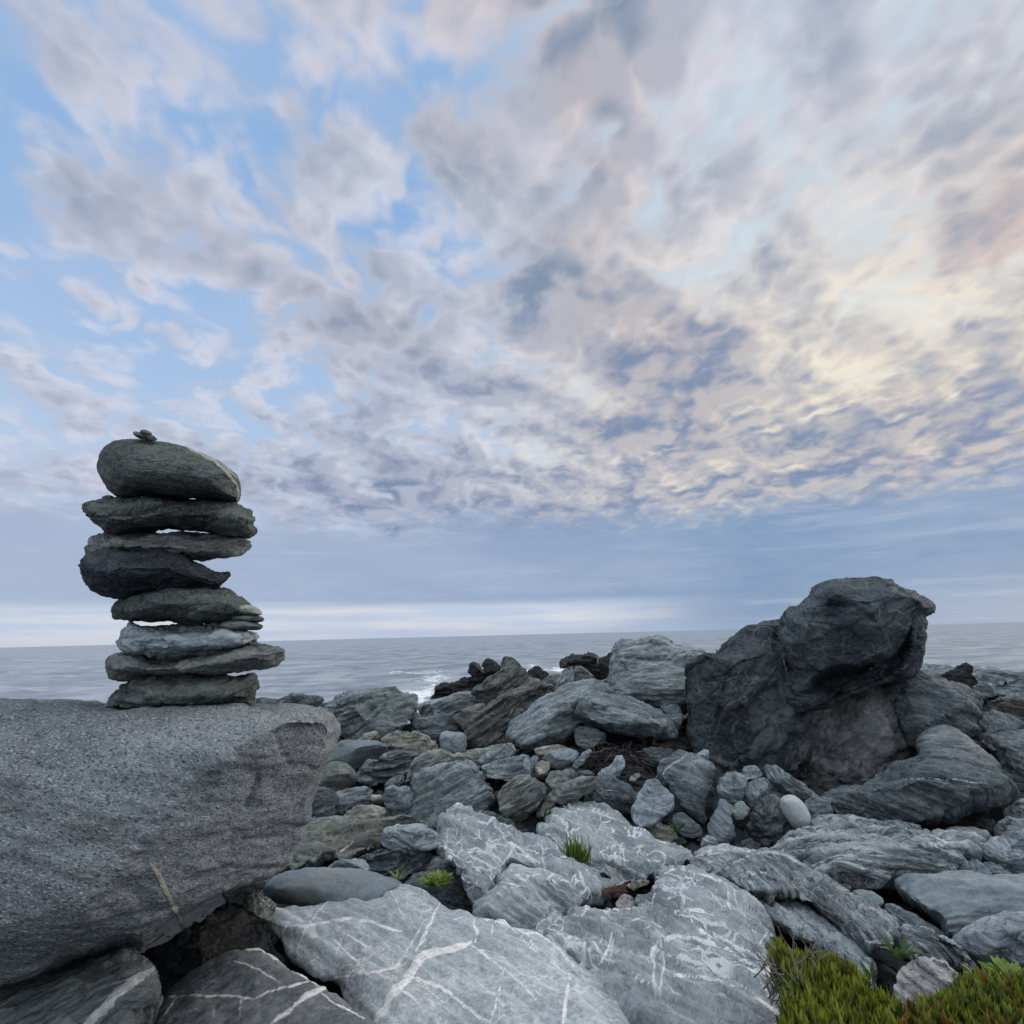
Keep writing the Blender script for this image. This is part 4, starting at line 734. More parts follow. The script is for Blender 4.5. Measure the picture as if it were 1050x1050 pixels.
R('boulder', 'dark cracked boulder with a sloping shoulder, left of the tallest boulder across a cleft', 'boulder', 'turtle', 'I',
  [(70, 670), (112, 560), (155, 512), (225, 462), (315, 452), (350, 412), (440, 364), (520, 312), (590, 295), (640, 290), (690, 330), (720, 450), (730, 560), (740, 660), (750, 760), (775, 850), (785, 950), (780, 1080), 'S', (480, 580), (380, 560), (290, 560), (220, 530), (185, 450)],
  (6.9, 6.55), T=.62, back=1.0, w=.75, nz=.013, bed=35, bedamp=.006, bedk=3, ext=4, cuts=(12, .12), crk=1.0, group=GB, vox=1.8, seed=78,
  veins=[('I', [(210, 635), (300, 628), (400, 600), (450, 580)], 8), ('I', [(640, 470), (665, 580), (700, 690)], 8)],
  cracks=[('I', [(180, 600), (250, 640), (330, 630), (420, 590), (600, 600)], 2.2, .14), ('I', [(625, 300), (612, 430), (640, 550), (690, 680), (740, 800)], 4.0, .12), ('I', [(230, 440), (280, 560), (350, 600)], 2, .06), ('I', [(330, 660), (320, 760), (260, 880), (290, 960)], 3, .10), ('I', [(480, 740), (530, 670), (600, 660), (630, 760), (620, 900)], 3, .10)])
R('boulder', 'rough pale stained rock face below the overhanging head of the tallest boulder', 'boulder', 'pedestal', 'I',
  [(690, 700), (760, 660), (850, 640), (1000, 600), 'J', (60, 560), (200, 560), (300, 600), (370, 720), (430, 820), (475, 920), (480, 1010), 'S', (770, 520), (700, 560), (620, 590), (560, 590), (500, 575), (470, 520)],
  (7.05, 6.6), T=.5, back=.8, w=.6, nz=.04, bed=60, bedamp=.03, bedk=2.5, ext=5, cuts=(9, .08), group=GB, vox=1.8)
R('boulder', 'big grey wedge boulder sloping right from beneath the overhanging head', 'boulder', 'dark', 'J',
  [(270, 650), (330, 590), (440, 555), (560, 578), (700, 638), (802, 700), (792, 780), (765, 895), (700, 900), (640, 920), (560, 940), (480, 980), (440, 1000), (340, 800)],
  (7.1, 6.6), T=.55, back=.7, w=.6, nz=.025, bed=-14, bedamp=.02, ext=4, cuts=(6, .08), group=GB, seed=80)
R('rock', 'flat grey capstone with a curved top, leaning above the long dark boulder', 'rock', 'mid', 'K',
  [(462, 175), (478, 122), (540, 80), (610, 60), (680, 78), (760, 138), (830, 198), (915, 268), (930, 320), (800, 320), (660, 300), (540, 290), (490, 270)], (6.3, 5.95), T=.25, w=.6, ext=0, nz=.012, bedamp=.008, cuts=(3, .05), group=GR)
R('boulder', 'long dark boulder with one thin white line, on the right above the pale schist', 'boulder', 'dark', 'K',
  [(-5, 460), (40, 400), (120, 388), (200, 363), (300, 348), (380, 308), (480, 258), (520, 234), (600, 228), (720, 243), (820, 268), (900, 308), (952, 350), (995, 440), (940, 460), (880, 490), (760, 530), (640, 570), (520, 600), (400, 610), (300, 615), (200, 595), (60, 585), (15, 535)],
  (5.8, 5.3), T=.5, back=.5, w=.65, nz=.02, bed=-20, bedamp=.022, bedk=7, ext=0, cuts=(6, .08), group=GB, veins=[('K', [(365, 372), (450, 360), (540, 354), (590, 365), (700, 370), (860, 385), (905, 400)], 7), ('K', [(80, 450), (90, 500)], 7)], seed=81)
R('rock', 'broad grey slab at the right edge with a white dash, behind the capstone', 'rock', 'mid', 'K',
  [(700, 88), (780, 122), (900, 118), (1000, 112), (1200, 110), (1200, 470), (1050, 470), (985, 410), (930, 330), (905, 262), (830, 188), (760, 128)], (6.9, 6.1), T=.3, w=.5, bed=-25, bedk=7, bedamp=.02, ext=4, group=GR, veins=[('K', [(965, 132), (995, 150), (1022, 182)], 18)])
R('rock', 'small dark dome stone at the right edge, on the broad grey slab', 'rock', 'dark', 'K', [(840, 125), (880, 94), (940, 86), (1025, 108), (1000, 135), (900, 140)], 7.2, ext=3, group=GR)
R('ledge', 'far grey ledge reaching to the right edge in front of the sea', 'ledge', 'mid', 'J',
  [(430, 570), (455, 535), (480, 515), (560, 508), (640, 512), (700, 535), (790, 535), (900, 555), (960, 575), (1050, 580), (1250, 600), (1250, 720), (1000, 690), (880, 690), (820, 700), (650, 700), (520, 640)], (10.6, 9.8), T=.7, back=1.2, w=.6, bed=-6, bedk=6, bedamp=.02, ext=2, group=GB, cracks=[('J', [(880, 680), (1000, 682), (1100, 690)], 1.6, .2)], veins=[('J', [(550, 545), (600, 550)], 6)])
R('rock', 'black upright jagged stone on the far grey ledge', 'rock', 'black', 'J', [(588, 592), (650, 568), (690, 540), (740, 521), (772, 545), (762, 580), (790, 605), (780, 650), (700, 660), (650, 630)], 8.8, nz=.05, ext=2, group=GR)
R('rock', 'small pale chip leaning on the black upright stone', 'rock', 'egg', 'J', [(758, 590), (780, 575), (835, 605), (815, 612), (790, 605)], 8.7, ext=1, T=.06, group=GP)
R('rock', 'grey stone at the right foot of the black upright stone', 'rock', 'mid', 'J', [(770, 655), (830, 625), (880, 640), (905, 695), (860, 705), (790, 700)], 8.5, ext=2, group=GR)
R('rock', 'thin flat dark slab below the far grey ledge at the right edge', 'rock', 'mid', 'J', [(770, 730), (850, 700), (1010, 698), (1250, 700), (1250, 790), (1000, 770), (870, 790), (800, 785)], 8.1, bed=3, bedk=8, bedamp=.03, ext=2, group=GR, veins=[('J', [(915, 750), (960, 728), (1060, 712)], 8)])
R('rock', 'rust stained rock at the right edge below the thin dark slab', 'rock', 'rust', 'J', [(860, 785), (930, 738), (1050, 723), (1250, 725), (1250, 880), (1000, 850), (920, 820)], 7.8, ext=3, group=GR)
R('rock', 'dark striped slab below the rust stained rock, pointing right', 'rock', 'dark', 'J', [(770, 785), (840, 773), (950, 800), (1050, 858), (1200, 900), (1000, 910), (860, 905), (770, 920), (758, 860)], 7.4, bed=-18, bedk=7, bedamp=.04, ext=2, group=GR)
R('rock', 'small purple grey stone beside the big grey wedge boulder', 'rock', 'inky', 'J', [(765, 860), (808, 828), (848, 870), (832, 912), (772, 912)], 7.15, ext=3, group=GP)
R('schist_slab', 'long pale layered schist slab on the right, below the long dark boulder', 'rock slab', 'strat', 'U',
  [(786, 880), (803, 862), (822, 850.5), (843, 841), (855, 840), (875, 839.5), (894, 840), (909, 843.5), (921, 841.5), (932, 844), (945, 854), (957, 857), (983, 855.5), (998, 859), (1003, 867), (996, 879), (991, 886), (974, 894), (953, 897), (922, 901), (898, 906), (869, 906), (848, 897), (810, 888)],
  (5.0, 4.45), T=.36, back=.45, w=.6, nz=.022, bed=-2, bedamp=.045, bedk=8, ext=0, cuts=(5, .06), group=GS, seed=91)
R('rock', 'blue grey angular stone at the right end of the pale layered schist slab', 'rock', 'blue', 'K', [(815, 750), (860, 698), (950, 648), (1050, 638), (1200, 650), (1200, 900), (980, 890), (920, 850), (840, 805)], 4.6, ext=4, group=GR)
R('rock', 'pale small flat stone under the right tip of the layered schist slab', 'rock', 'blue', 'K', [(720, 840), (760, 788), (800, 788), (872, 862), (860, 890), (760, 880)], 4.35, ext=3, group=GR)
R('rock', 'thin grey stone below the blue grey angular stone', 'rock', 'mid', 'K', [(825, 812), (880, 805), (940, 835), (990, 872), (960, 900), (870, 890)], 4.4, ext=3, group=GR)
R('rock', 'crumbly light stone with a pointed top at the right edge', 'rock', 'blue', 'K', [(865, 620), (900, 575), (960, 540), (1010, 568), (1150, 560), (1150, 660), (950, 690), (880, 690)], 5.0, ext=3, group=GR)
R('rock', 'grey flat stone in the gap under the long dark boulder', 'rock', 'mid', 'K', [(570, 660), (640, 625), (720, 608), (820, 628), (885, 660), (880, 710), (790, 710), (660, 690)], 5.0, ext=3, group=GR, bedamp=.03)
R('rock', 'blue green block at the right edge, beside the end of the long dark boulder', 'rock', 'blue', 'K', [(915, 550), (922, 470), (970, 448), (1060, 458), (1200, 470), (1200, 600), (1000, 600), (945, 570)], 5.5, ext=4, group=GR)
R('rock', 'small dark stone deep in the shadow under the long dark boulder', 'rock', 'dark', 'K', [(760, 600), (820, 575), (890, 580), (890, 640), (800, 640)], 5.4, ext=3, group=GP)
R('boulder', 'broad smooth blue boulder with a pale top edge, right below the layered schist slab', 'boulder', 'smooth', 'L',
  [(360, 290), (420, 248), (600, 233), (700, 220), (740, 213), (800, 235), (880, 245), (1000, 250), (1250, 240), (1250, 520), (960, 520), (840, 560), (760, 600), (690, 610), (640, 590), (590, 500), (510, 450), (400, 380)], (4.3, 3.85), T=.3, back=.4, w=.5, nz=.018, bed=4, ext=2, cuts=(4, .07), group=GB, seed=95)
R('boulder', 'rounded blue grey boulder at the lower right edge above the shrubs', 'boulder', 'blue', 'L',
  [(640, 600), (720, 548), (800, 488), (920, 448), (1050, 428), (1250, 430), (1250, 740), (1000, 730), (860, 725), (790, 712), (720, 660)], 3.5, T=.32, back=.3, w=.9, nz=.015, bedamp=.01, ext=4, cuts=(3, .05), group=GB)
R('rock', 'ridged light stone at the lower right edge, in front of the rounded blue grey boulder', 'rock', 'blue', 'L', [(885, 640), (910, 632), (955, 645), (1000, 605), (1050, 560), (1200, 550), (1200, 730), (1000, 715), (905, 685)], 3.05, T=.1, ext=3, nz=.03, group=GR, veins=[('L', [(890, 640), (950, 655), (1030, 610)], 8)])
R('pebble', 'pale smooth pebble between the schist slab and the layered plate', 'pebble', 'smooth', 'L', [(103, 342), (150, 308), (210, 320), (280, 358), (299, 390), (280, 425), (200, 405), (130, 370)], 4.0, w=1, nz=.01, ext=2, group=GP)
R('rock', 'thin blue flake leaning behind the layered plate, right of the pale smooth pebble', 'rock', 'blue', 'L', [(285, 415), (350, 412), (430, 450), (530, 510), (600, 548), (650, 592), (560, 590), (400, 510)], 3.8, T=.1, ext=3, group=GR, bed=-28)
R('pebble', 'tiny grey pebble left of the pale smooth pebble, under the schist slab', 'pebble', 'mid', 'L', [(50, 305), (90, 292), (128, 300), (120, 330), (75, 330)], 4.2, w=1, ext=1, group=GP)
# ------------------------------------------------------------------ smaller stones in the middle
R('rock', 'pale striated block right behind the big dark block', 'rock', 'blue', 'F', [(635, 200), (700, 158), (790, 98), (880, 82), (917, 140), (870, 188), (760, 220), (660, 250)], 6.1, ext=3, bed=25, bedamp=.03, group=GR)
R('rock', 'grey ridge stone right of the big dark block, shading a black hollow', 'rock', 'mid', 'F', [(648, 275), (740, 222), (900, 188), (960, 163), (1012, 200), (1034, 250), (1005, 315), (900, 330), (780, 325), (670, 340)], 5.8, T=.3, ext=0, bed=8, bedamp=.035, group=GR)
R('rock', 'green grey low stone left of the pale striated block', 'rock', 'olive', 'F', [(525, 155), (570, 128), (690, 123), (800, 83), (800, 130), (650, 200), (570, 200)], 6.5, ext=2, group=GR)
R('rock', 'round boulder with brown streaks, right of the black hollow', 'rock', 'olive', 'U', [(511, 820), (516, 808), (526, 800), (537, 796.5), (549, 797), (558, 801), (563, 807), (559, 817), (549, 829), (540, 836), (529, 839), (518, 833)], 5.3, T=.25, ext=3, bed=40, bedamp=.03, group=GR, veins=[('F', [(860, 430), (930, 370), (1000, 335)], 9), ('F', [(880, 470), (960, 400), (1030, 370)], 6)])
R('rock', 'small pale stone with a white top, in the gap behind the round streaked boulder', 'rock', 'cream', 'G', [(58, 195), (140, 170), (270, 158), (355, 180), (300, 220), (110, 245), (70, 225)], 6.3, ext=3, group=GR)
R('rock', 'lens shaped grey stone in front of the small white topped stone', 'rock', 'smooth', 'G', [(95, 265), (180, 213), (280, 178), (362, 200), (384, 235), (335, 295), (220, 330), (160, 305), (108, 285)], 5.95, ext=3, group=GR)
R('rock', 'narrow blue flake leaning left of the dried seaweed', 'rock', 'blue', 'G', [(335, 318), (400, 220), (440, 188), (478, 200), (464, 240), (400, 305), (355, 325)], 5.9, T=.08, ext=1, group=GR)
R('rock', 'pale crooked stone right of the dried seaweed', 'rock', 'blue', 'G', [(495, 378), (560, 328), (612, 308), (642, 248), (682, 236), (708, 280), (685, 345), (645, 405), (560, 408)], 5.65, T=.12, ext=2, group=GR)
R('pebble', 'white banded pebble left of the lens shaped grey stone', 'pebble', 'cream', 'G', [(55, 335), (98, 280), (160, 278), (178, 312), (152, 375), (90, 395), (62, 375)], 5.75, ext=2, group=GP)
R('pebble', 'small light blue pebble above the white banded pebble', 'pebble', 'blue', 'G', [(25, 265), (60, 233), (97, 260), (65, 315), (30, 300)], 5.95, ext=2, group=GP)
R('pebble', 'grey upright pebble at the right end of the grey ridge stone', 'pebble', 'blue', 'G', [(-25, 250), (10, 255), (32, 290), (44, 335), (10, 390), (-20, 385)], 5.65, ext=2, group=GP)
R('rock', 'olive block between the round streaked boulder and the lens shaped stone', 'rock', 'olive', 'G', [(130, 405), (190, 348), (260, 343), (312, 380), (325, 415), (235, 475), (160, 450)], 5.5, ext=3, group=GR)
R('rock', 'small olive stone touching the right side of the olive block', 'rock', 'olive', 'G', [(235, 340), (320, 333), (364, 370), (325, 400), (285, 370)], 5.6, ext=3, group=GP)
R('rock', 'small brown stone below the dried seaweed', 'rock', 'brown', 'G', [(305, 405), (350, 360), (400, 343), (460, 350), (495, 372), (480, 410), (340, 440)], 5.45, ext=3, group=GR)
R('rock', 'long bent stone with mottled white crust, behind the fine layered slab', 'rock', 'olive', 'G', [(85, 640), (130, 558), (180, 498), (280, 448), (400, 398), (485, 388), (500, 440), (440, 510), (335, 555), (230, 580), (180, 625), (115, 655)], 5.25, T=.16, ext=3, group=GR, nz=.04, veins=[('G', [(270, 520), (330, 515)], 14), ('G', [(330, 470), (350, 440)], 9)])
R('rock', 'dark cleft stone with a white quartz dash at its right end', 'rock', 'dark', 'G', [(430, 450), (500, 403), (600, 403), (700, 448), (805, 530), (780, 585), (768, 640), (690, 635), (580, 590), (500, 560), (450, 520)], 5.35, T=.2, ext=3, bed=-20, bedamp=.035, group=GR, veins=[('G', [(690, 580), (730, 575), (765, 578)], 12), ('G', [(500, 525), (600, 490), (660, 500)], 6)])
R('rock', 'clean grey lavender block with sharp facets beside the fine layered slab', 'rock', 'blue', 'G', [(763, 640), (810, 500), (860, 438), (925, 428), (1000, 500), (1054, 540), (1044, 615), (960, 690), (890, 728), (820, 738), (768, 690)], 5.0, T=.24, w=.5, ext=2, nz=.012, bedamp=.008, cuts=(9, .12), group=GR, seed=53)
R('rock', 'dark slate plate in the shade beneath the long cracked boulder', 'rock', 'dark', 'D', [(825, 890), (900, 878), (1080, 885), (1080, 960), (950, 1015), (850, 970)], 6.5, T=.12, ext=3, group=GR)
R('rock', 'large shield shaped grey stone with a white vein, standing on its point', 'rock', 'mid', 'H', [(100, 290), (130, 220), (170, 162), (200, 160), (230, 170), (300, 185), (372, 220), (392, 260), (382, 300), (352, 390), (332, 470), (322, 545), (260, 495), (210, 445), (170, 375), (120, 325)],
  (5.55, 5.25), T=.24, w=.5, ext=1, bed=-25, nz=.02, bedamp=.015, cuts=(5, .07), group=GR, veins=[('H', [(105, 285), (125, 250), (165, 225), (200, 205), (232, 170)], 11), ('H', [(110, 300), (160, 330), (240, 300), (260, 200)], 4), ('H', [(240, 300), (300, 370), (330, 390)], 4)], seed=61)
R('rock', 'dark rounded shoulder stone half behind the large shield shaped stone', 'rock', 'mid', 'H', [(66, 300), (88, 222), (150, 175), (160, 220), (120, 330), (165, 385), (100, 375), (60, 330)], 5.65, ext=3, group=GR)
R('pebble', 'small grey stone peeking over the right shoulder of the shield shaped stone', 'pebble', 'blue', 'H', [(270, 185), (320, 145), (355, 148), (350, 215), (300, 200)], 5.9, ext=3, group=GP)
R('rock', 'pointed stone with a cross of pale veins, right of the shield shaped stone', 'rock', 'mid', 'H', [(388, 400), (392, 300), (450, 253), (522, 280), (560, 322), (545, 400), (505, 445), (460, 470), (440, 430)], 5.3, T=.16, ext=2, group=GR, veins=[('H', [(400, 325), (470, 320), (500, 345)], 6), ('H', [(470, 320), (520, 280)], 6)])
R('rock', 'smooth standing stone like a tooth, below the pointed cross veined stone', 'rock', 'smooth', 'H', [(330, 560), (345, 520), (390, 470), (400, 400), (450, 415), (462, 500), (492, 580), (495, 632), (430, 660), (370, 635), (340, 600)], 5.0, T=.14, ext=2, group=GR)
R('rock', 'small broken stone wedged beside the tooth shaped standing stone', 'rock', 'mid', 'H', [(456, 465), (520, 418), (584, 472), (560, 490), (540, 515), (480, 525)], 5.0, T=.09, ext=2, group=GR)
R('pebble', 'little flat pale edged stone between the pointed stone and the long triangular slab', 'pebble', 'blue', 'H', [(520, 252), (560, 234), (612, 240), (645, 287), (590, 303), (538, 303)], 5.5, ext=1, group=GP, T=.08)
R('rock', 'striped grey stone under the little flat pale edged stone', 'rock', 'mid', 'H', [(548, 325), (600, 303), (655, 298), (690, 350), (640, 420), (570, 445), (542, 400)], 5.3, ext=2, bed=60, group=GR)
R('rock', 'dark slaty boulder left of the white egg shaped pebble', 'rock', 'dark', 'H', [(530, 600), (565, 500), (615, 400), (680, 380), (722, 410), (762, 490), (795, 580), (745, 630), (660, 670), (600, 660), (545, 635)], 5.05, T=.22, ext=2, bed=30, bedamp=.03, group=GR)
R('rock', 'long triangular slab with a white vein at its base, above the white egg shaped pebble', 'rock', 'mid', 'H', [(612, 188), (650, 200), (760, 280), (860, 350), (945, 412), (850, 425), (740, 385), (680, 315), (638, 250)], 5.55, T=.16, ext=1, w=.5, bed=-40, nz=.012, group=GR, veins=[('H', [(738, 378), (780, 368), (820, 360), (870, 385), (925, 408)], 10)])
R('pebble', 'white egg shaped pebble standing on end among grey rocks', 'pebble', 'egg', 'H', [(729, 432), (742, 400), (790, 388), (840, 410), (887, 470), (910, 540), (892, 582), (840, 592), (788, 552), (748, 492)], 4.95, T=.13, w=1, ext=0, nz=.006, bedamp=.002, cuts=(0, 0), soft=2, group=GP)
R('rock', 'speckled light grey stone right of the white egg shaped pebble', 'rock', 'blue', 'H', [(845, 415), (900, 398), (1000, 420), (1018, 512), (990, 530), (920, 560), (880, 520)], 5.15, T=.14, ext=3, nz=.04, group=GR)
R('rock', 'dark green stone lying in shade below the shield shaped stone', 'rock', 'smooth', 'H', [(140, 505), (170, 473), (240, 508), (335, 580), (312, 610), (200, 620), (150, 570)], 5.05, T=.14, ext=3, group=GR)
R('rock', 'crumbly pale stone behind the fine layered slab, below the lavender block', 'rock', 'cream', 'H', [(-10, 555), (60, 543), (140, 568), (185, 620), (120, 650), (60, 620), (0, 590)], 4.95, T=.08, ext=3, nz=.06, bedamp=.05, group=GR)
R('pebble', 'small whitish broken stone behind the flat topped pale stone', 'pebble', 'pale', 'H', [(305, 650), (340, 598), (405, 655), (372, 700), (315, 690)], 4.75, T=.06, ext=2, nz=.05, group=GP)
R('pebble', 'small dark flat stone below the dark slaty boulder', 'pebble', 'dark', 'H', [(515, 645), (560, 618), (645, 662), (605, 695), (535, 690)], 4.7, T=.08, ext=2, group=GP)
R('pebble', 'small white triangular chip behind the layered plate', 'pebble', 'egg', 'H', [(612, 695), (640, 662), (662, 700)], 4.65, T=.04, ext=1, group=GP)
R('pebble', 'small beige rounded pebble on dark rubble beneath the long cracked boulder', 'pebble', 'cream', 'G', [(732, 400), (770, 372), (815, 368), (818, 395), (780, 424), (740, 424)], 5.7, w=1, T=.06, ext=1, group=GP)
R('pebble', 'little pinkish cube of stone on the front slabs beside the dry red moss', 'pebble', 'pink', 'N', [(478, 405), (520, 352), (560, 355), (586, 380), (580, 430), (520, 440)], 3.75, T=.07, ext=2, group=GP)
R('pebble', 'flat pale flake tucked under the fine layered slab beside the dry red moss', 'pebble', 'cream', 'N', [(530, 300), (560, 285), (620, 268), (670, 280), (650, 305), (560, 322)], 3.95, T=.06, ext=1, group=GP)
R('pebble', 'small grey flake behind the little pinkish cube of stone', 'pebble', 'blue', 'N', [(580, 380), (600, 350), (660, 345), (710, 385), (650, 405), (600, 405)], 3.9, T=.06, ext=3, group=GP)

# ------------------------------------------------------------------ the ground rises under the pile of rocks that it carries
_sup = []
for o in STONES:
    if o.get('group') == GC: continue
    z = np.empty(len(o.data.vertices) * 3, np.float32); o.data.vertices.foreach_get('co', z); z = z.reshape(-1, 3)
    c = z.mean(0) + np.array(o.location); _sup.append((c[0], c[1], o.location.z, np.ptp(z[:, 0]) * .35 + .12))
_sup = np.array(_sup)
def ground_z(x, y):
    x = np.asarray(x, float); y = np.asarray(y, float); b = shore_z(x, y)
    num = b * .15; dn = np.full(x.shape, .15)
    for sx_, sy_, sz_, sr_ in _sup:
        w_ = np.exp(-((x - sx_) / (sr_ + .25)) ** 2 - ((y - sy_) / (.5 * sr_ + .30)) ** 2)
        num = num + w_ * min(sz_ - .07, .75); dn = dn + w_
    return np.minimum(num / dn, 1.0)
def gz_full(X, Y):
    p = np.stack([X.ravel(), Y.ravel(), np.zeros(X.size)], -1)
    return ground_z(X, Y) + (.05 * fbm(p * 1.1, 4)).reshape(X.shape) + (.03 * fbm(p * 6, 3)).reshape(X.shape)
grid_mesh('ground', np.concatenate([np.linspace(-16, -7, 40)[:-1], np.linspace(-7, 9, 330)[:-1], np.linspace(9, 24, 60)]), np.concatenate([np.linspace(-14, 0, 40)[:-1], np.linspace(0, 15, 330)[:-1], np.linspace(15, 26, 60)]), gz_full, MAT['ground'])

# ------------------------------------------------------------------ rubble in the gaps (nobody could count it)
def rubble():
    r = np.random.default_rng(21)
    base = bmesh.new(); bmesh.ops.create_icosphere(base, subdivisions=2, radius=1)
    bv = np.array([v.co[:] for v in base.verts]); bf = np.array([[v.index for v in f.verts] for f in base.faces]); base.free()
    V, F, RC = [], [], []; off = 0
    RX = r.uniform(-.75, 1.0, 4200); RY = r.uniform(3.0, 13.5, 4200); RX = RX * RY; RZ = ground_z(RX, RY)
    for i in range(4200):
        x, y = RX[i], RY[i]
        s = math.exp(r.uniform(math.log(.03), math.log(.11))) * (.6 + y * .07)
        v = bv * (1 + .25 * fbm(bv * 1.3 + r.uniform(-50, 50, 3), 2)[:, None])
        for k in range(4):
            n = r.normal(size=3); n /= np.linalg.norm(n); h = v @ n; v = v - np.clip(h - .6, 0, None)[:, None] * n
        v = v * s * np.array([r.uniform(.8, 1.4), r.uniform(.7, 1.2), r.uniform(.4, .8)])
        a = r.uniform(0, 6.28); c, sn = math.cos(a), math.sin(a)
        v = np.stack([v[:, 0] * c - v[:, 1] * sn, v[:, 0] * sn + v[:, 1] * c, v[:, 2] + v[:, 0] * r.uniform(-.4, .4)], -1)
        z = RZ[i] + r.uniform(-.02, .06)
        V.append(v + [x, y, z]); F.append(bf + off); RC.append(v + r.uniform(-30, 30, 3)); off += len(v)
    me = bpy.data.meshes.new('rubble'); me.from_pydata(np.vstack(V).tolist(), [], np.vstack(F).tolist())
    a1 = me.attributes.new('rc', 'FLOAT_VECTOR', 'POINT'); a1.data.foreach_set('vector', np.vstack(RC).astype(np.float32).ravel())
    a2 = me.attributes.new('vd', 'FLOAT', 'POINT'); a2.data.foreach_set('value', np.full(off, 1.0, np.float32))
    tag(mesh_obj('rubble', me, MAT['rubble']), 'stone rubble coloured dark as shade, filling the gaps between the rocks', 'rubble', kind='stuff')
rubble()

# ------------------------------------------------------------------ plants
def leafmat(name, a, b, c=None):
    m = bpy.data.materials.new(name); m.use_nodes = True
    global nt
    nt = m.node_tree; nt.nodes.clear()
    k = N('ShaderNodeAttribute', attribute_name='tone').outputs['Fac']
    col = MIX(SS(k, .0, .75), a, b)
    if c: col = MIX(SS(k, .86, .97), col, c)
    bs = N('ShaderNodeBsdfPrincipled'); L(col, bs.inputs['Base Color']); bs.inputs['Roughness'].default_value = .55
    tr = N('ShaderNodeBsdfTranslucent'); L(col, tr.inputs[0])
    mx = N('ShaderNodeMixShader'); mx.inputs[0].default_value = .3; L(bs.outputs[0], mx.inputs[1]); L(tr.outputs[0], mx.inputs[2])
    L(mx.outputs[0], N('ShaderNodeOutputMaterial').inputs[0]); return m
LEAF = leafmat('shrub_leaves', (.016, .042, .008), (.25, .28, .035), (.24, .18, .08))
LEAFR = leafmat('reddish_shrub_leaves', (.022, .042, .008), (.20, .24, .035), (.22, .09, .035))
LEAFB = leafmat('fresh_leaves', (.07, .15, .02), (.24, .31, .045))
LEAFG = leafmat('grass_leaves', (.035, .09, .012), (.20, .27, .05))
LEAFD = leafmat('dark_leaves', (.03, .07, .015), (.08, .15, .03))
TWIG = leafmat('dry_twigs', (.12, .105, .09), (.30, .27, .23))
MOSS = leafmat('dry_moss', (.05, .026, .018), (.13, .062, .04))
WEED = leafmat('dried_seaweed', (.012, .009, .009), (.05, .034, .034), (.17, .13, .14))

class Tris:
    def __init__(s): s.v, s.f, s.t = [], [], []
    def blade(s, p, d, up, ln, wd, tone, bend=0.0, seg=3):
        """a pointed leaf with a fold and a bend"""
        d = d / np.linalg.norm(d); sd = np.cross(d, up); nl = np.linalg.norm(sd); sd = sd / nl if nl > 1e-6 else np.array([1., 0, 0])
        nn = np.cross(sd, d); b = len(s.v)
        prof = [.35, .95, .75, 0.0] if seg == 3 else [.5, 1, 0]
        for i in range(seg + 1):
            t = i / seg; c = p + d * ln * t - nn * bend * ln * t * t
            w = wd * .5 * prof[i]
            s.v += [c - sd * w + nn * w * .35, c - nn * w * .1, c + sd * w + nn * w * .35]; s.t += [tone] * 3
        for i in range(seg):
            a = b + 3 * i
            s.f += [(a, a + 1, a + 4, a + 3), (a + 1, a + 2, a + 5, a + 4)]
    def tube(s, pts, r0, r1, tone, n=5):
        pts = np.asarray(pts, float); b = len(s.v); m = len(pts)
        for i, p in enumerate(pts):
            d = pts[min(i + 1, m - 1)] - pts[max(i - 1, 0)]; d = d / (np.linalg.norm(d) + 1e-9)
            a = np.cross(d, [.3, .2, 1]); a /= np.linalg.norm(a) + 1e-9; c = np.cross(d, a); r = r0 + (r1 - r0) * i / (m - 1)
            for k in range(n): s.v.append(p + r * (math.cos(6.2832 * k / n) * a + math.sin(6.2832 * k / n) * c)); s.t.append(tone)
        for i in range(m - 1):
            for k in range(n):
                s.f.append((b + i * n + k, b + i * n + (k + 1) % n, b + (i + 1) * n + (k + 1) % n, b + (i + 1) * n + k))
    def build(s, name, mat, parent=None, loc=(0, 0, 0)):
        me = bpy.data.meshes.new(name); me.from_pydata([tuple(np.asarray(v) - np.asarray(loc)) for v in s.v], [], s.f)
        a = me.attributes.new('tone', 'FLOAT', 'POINT'); a.data.foreach_set('value', np.array(s.t, np.float32))
        me.polygons.foreach_set('use_smooth', [True] * len(me.polygons))
        return mesh_obj(name, me, mat, parent)
def thing(name, loc, label, cat, group=None):
    o = bpy.data.objects.new(name, None); COL.objects.link(o); o.location = Vector(loc); o.empty_display_size = .1
    return tag(o, label, cat, group)

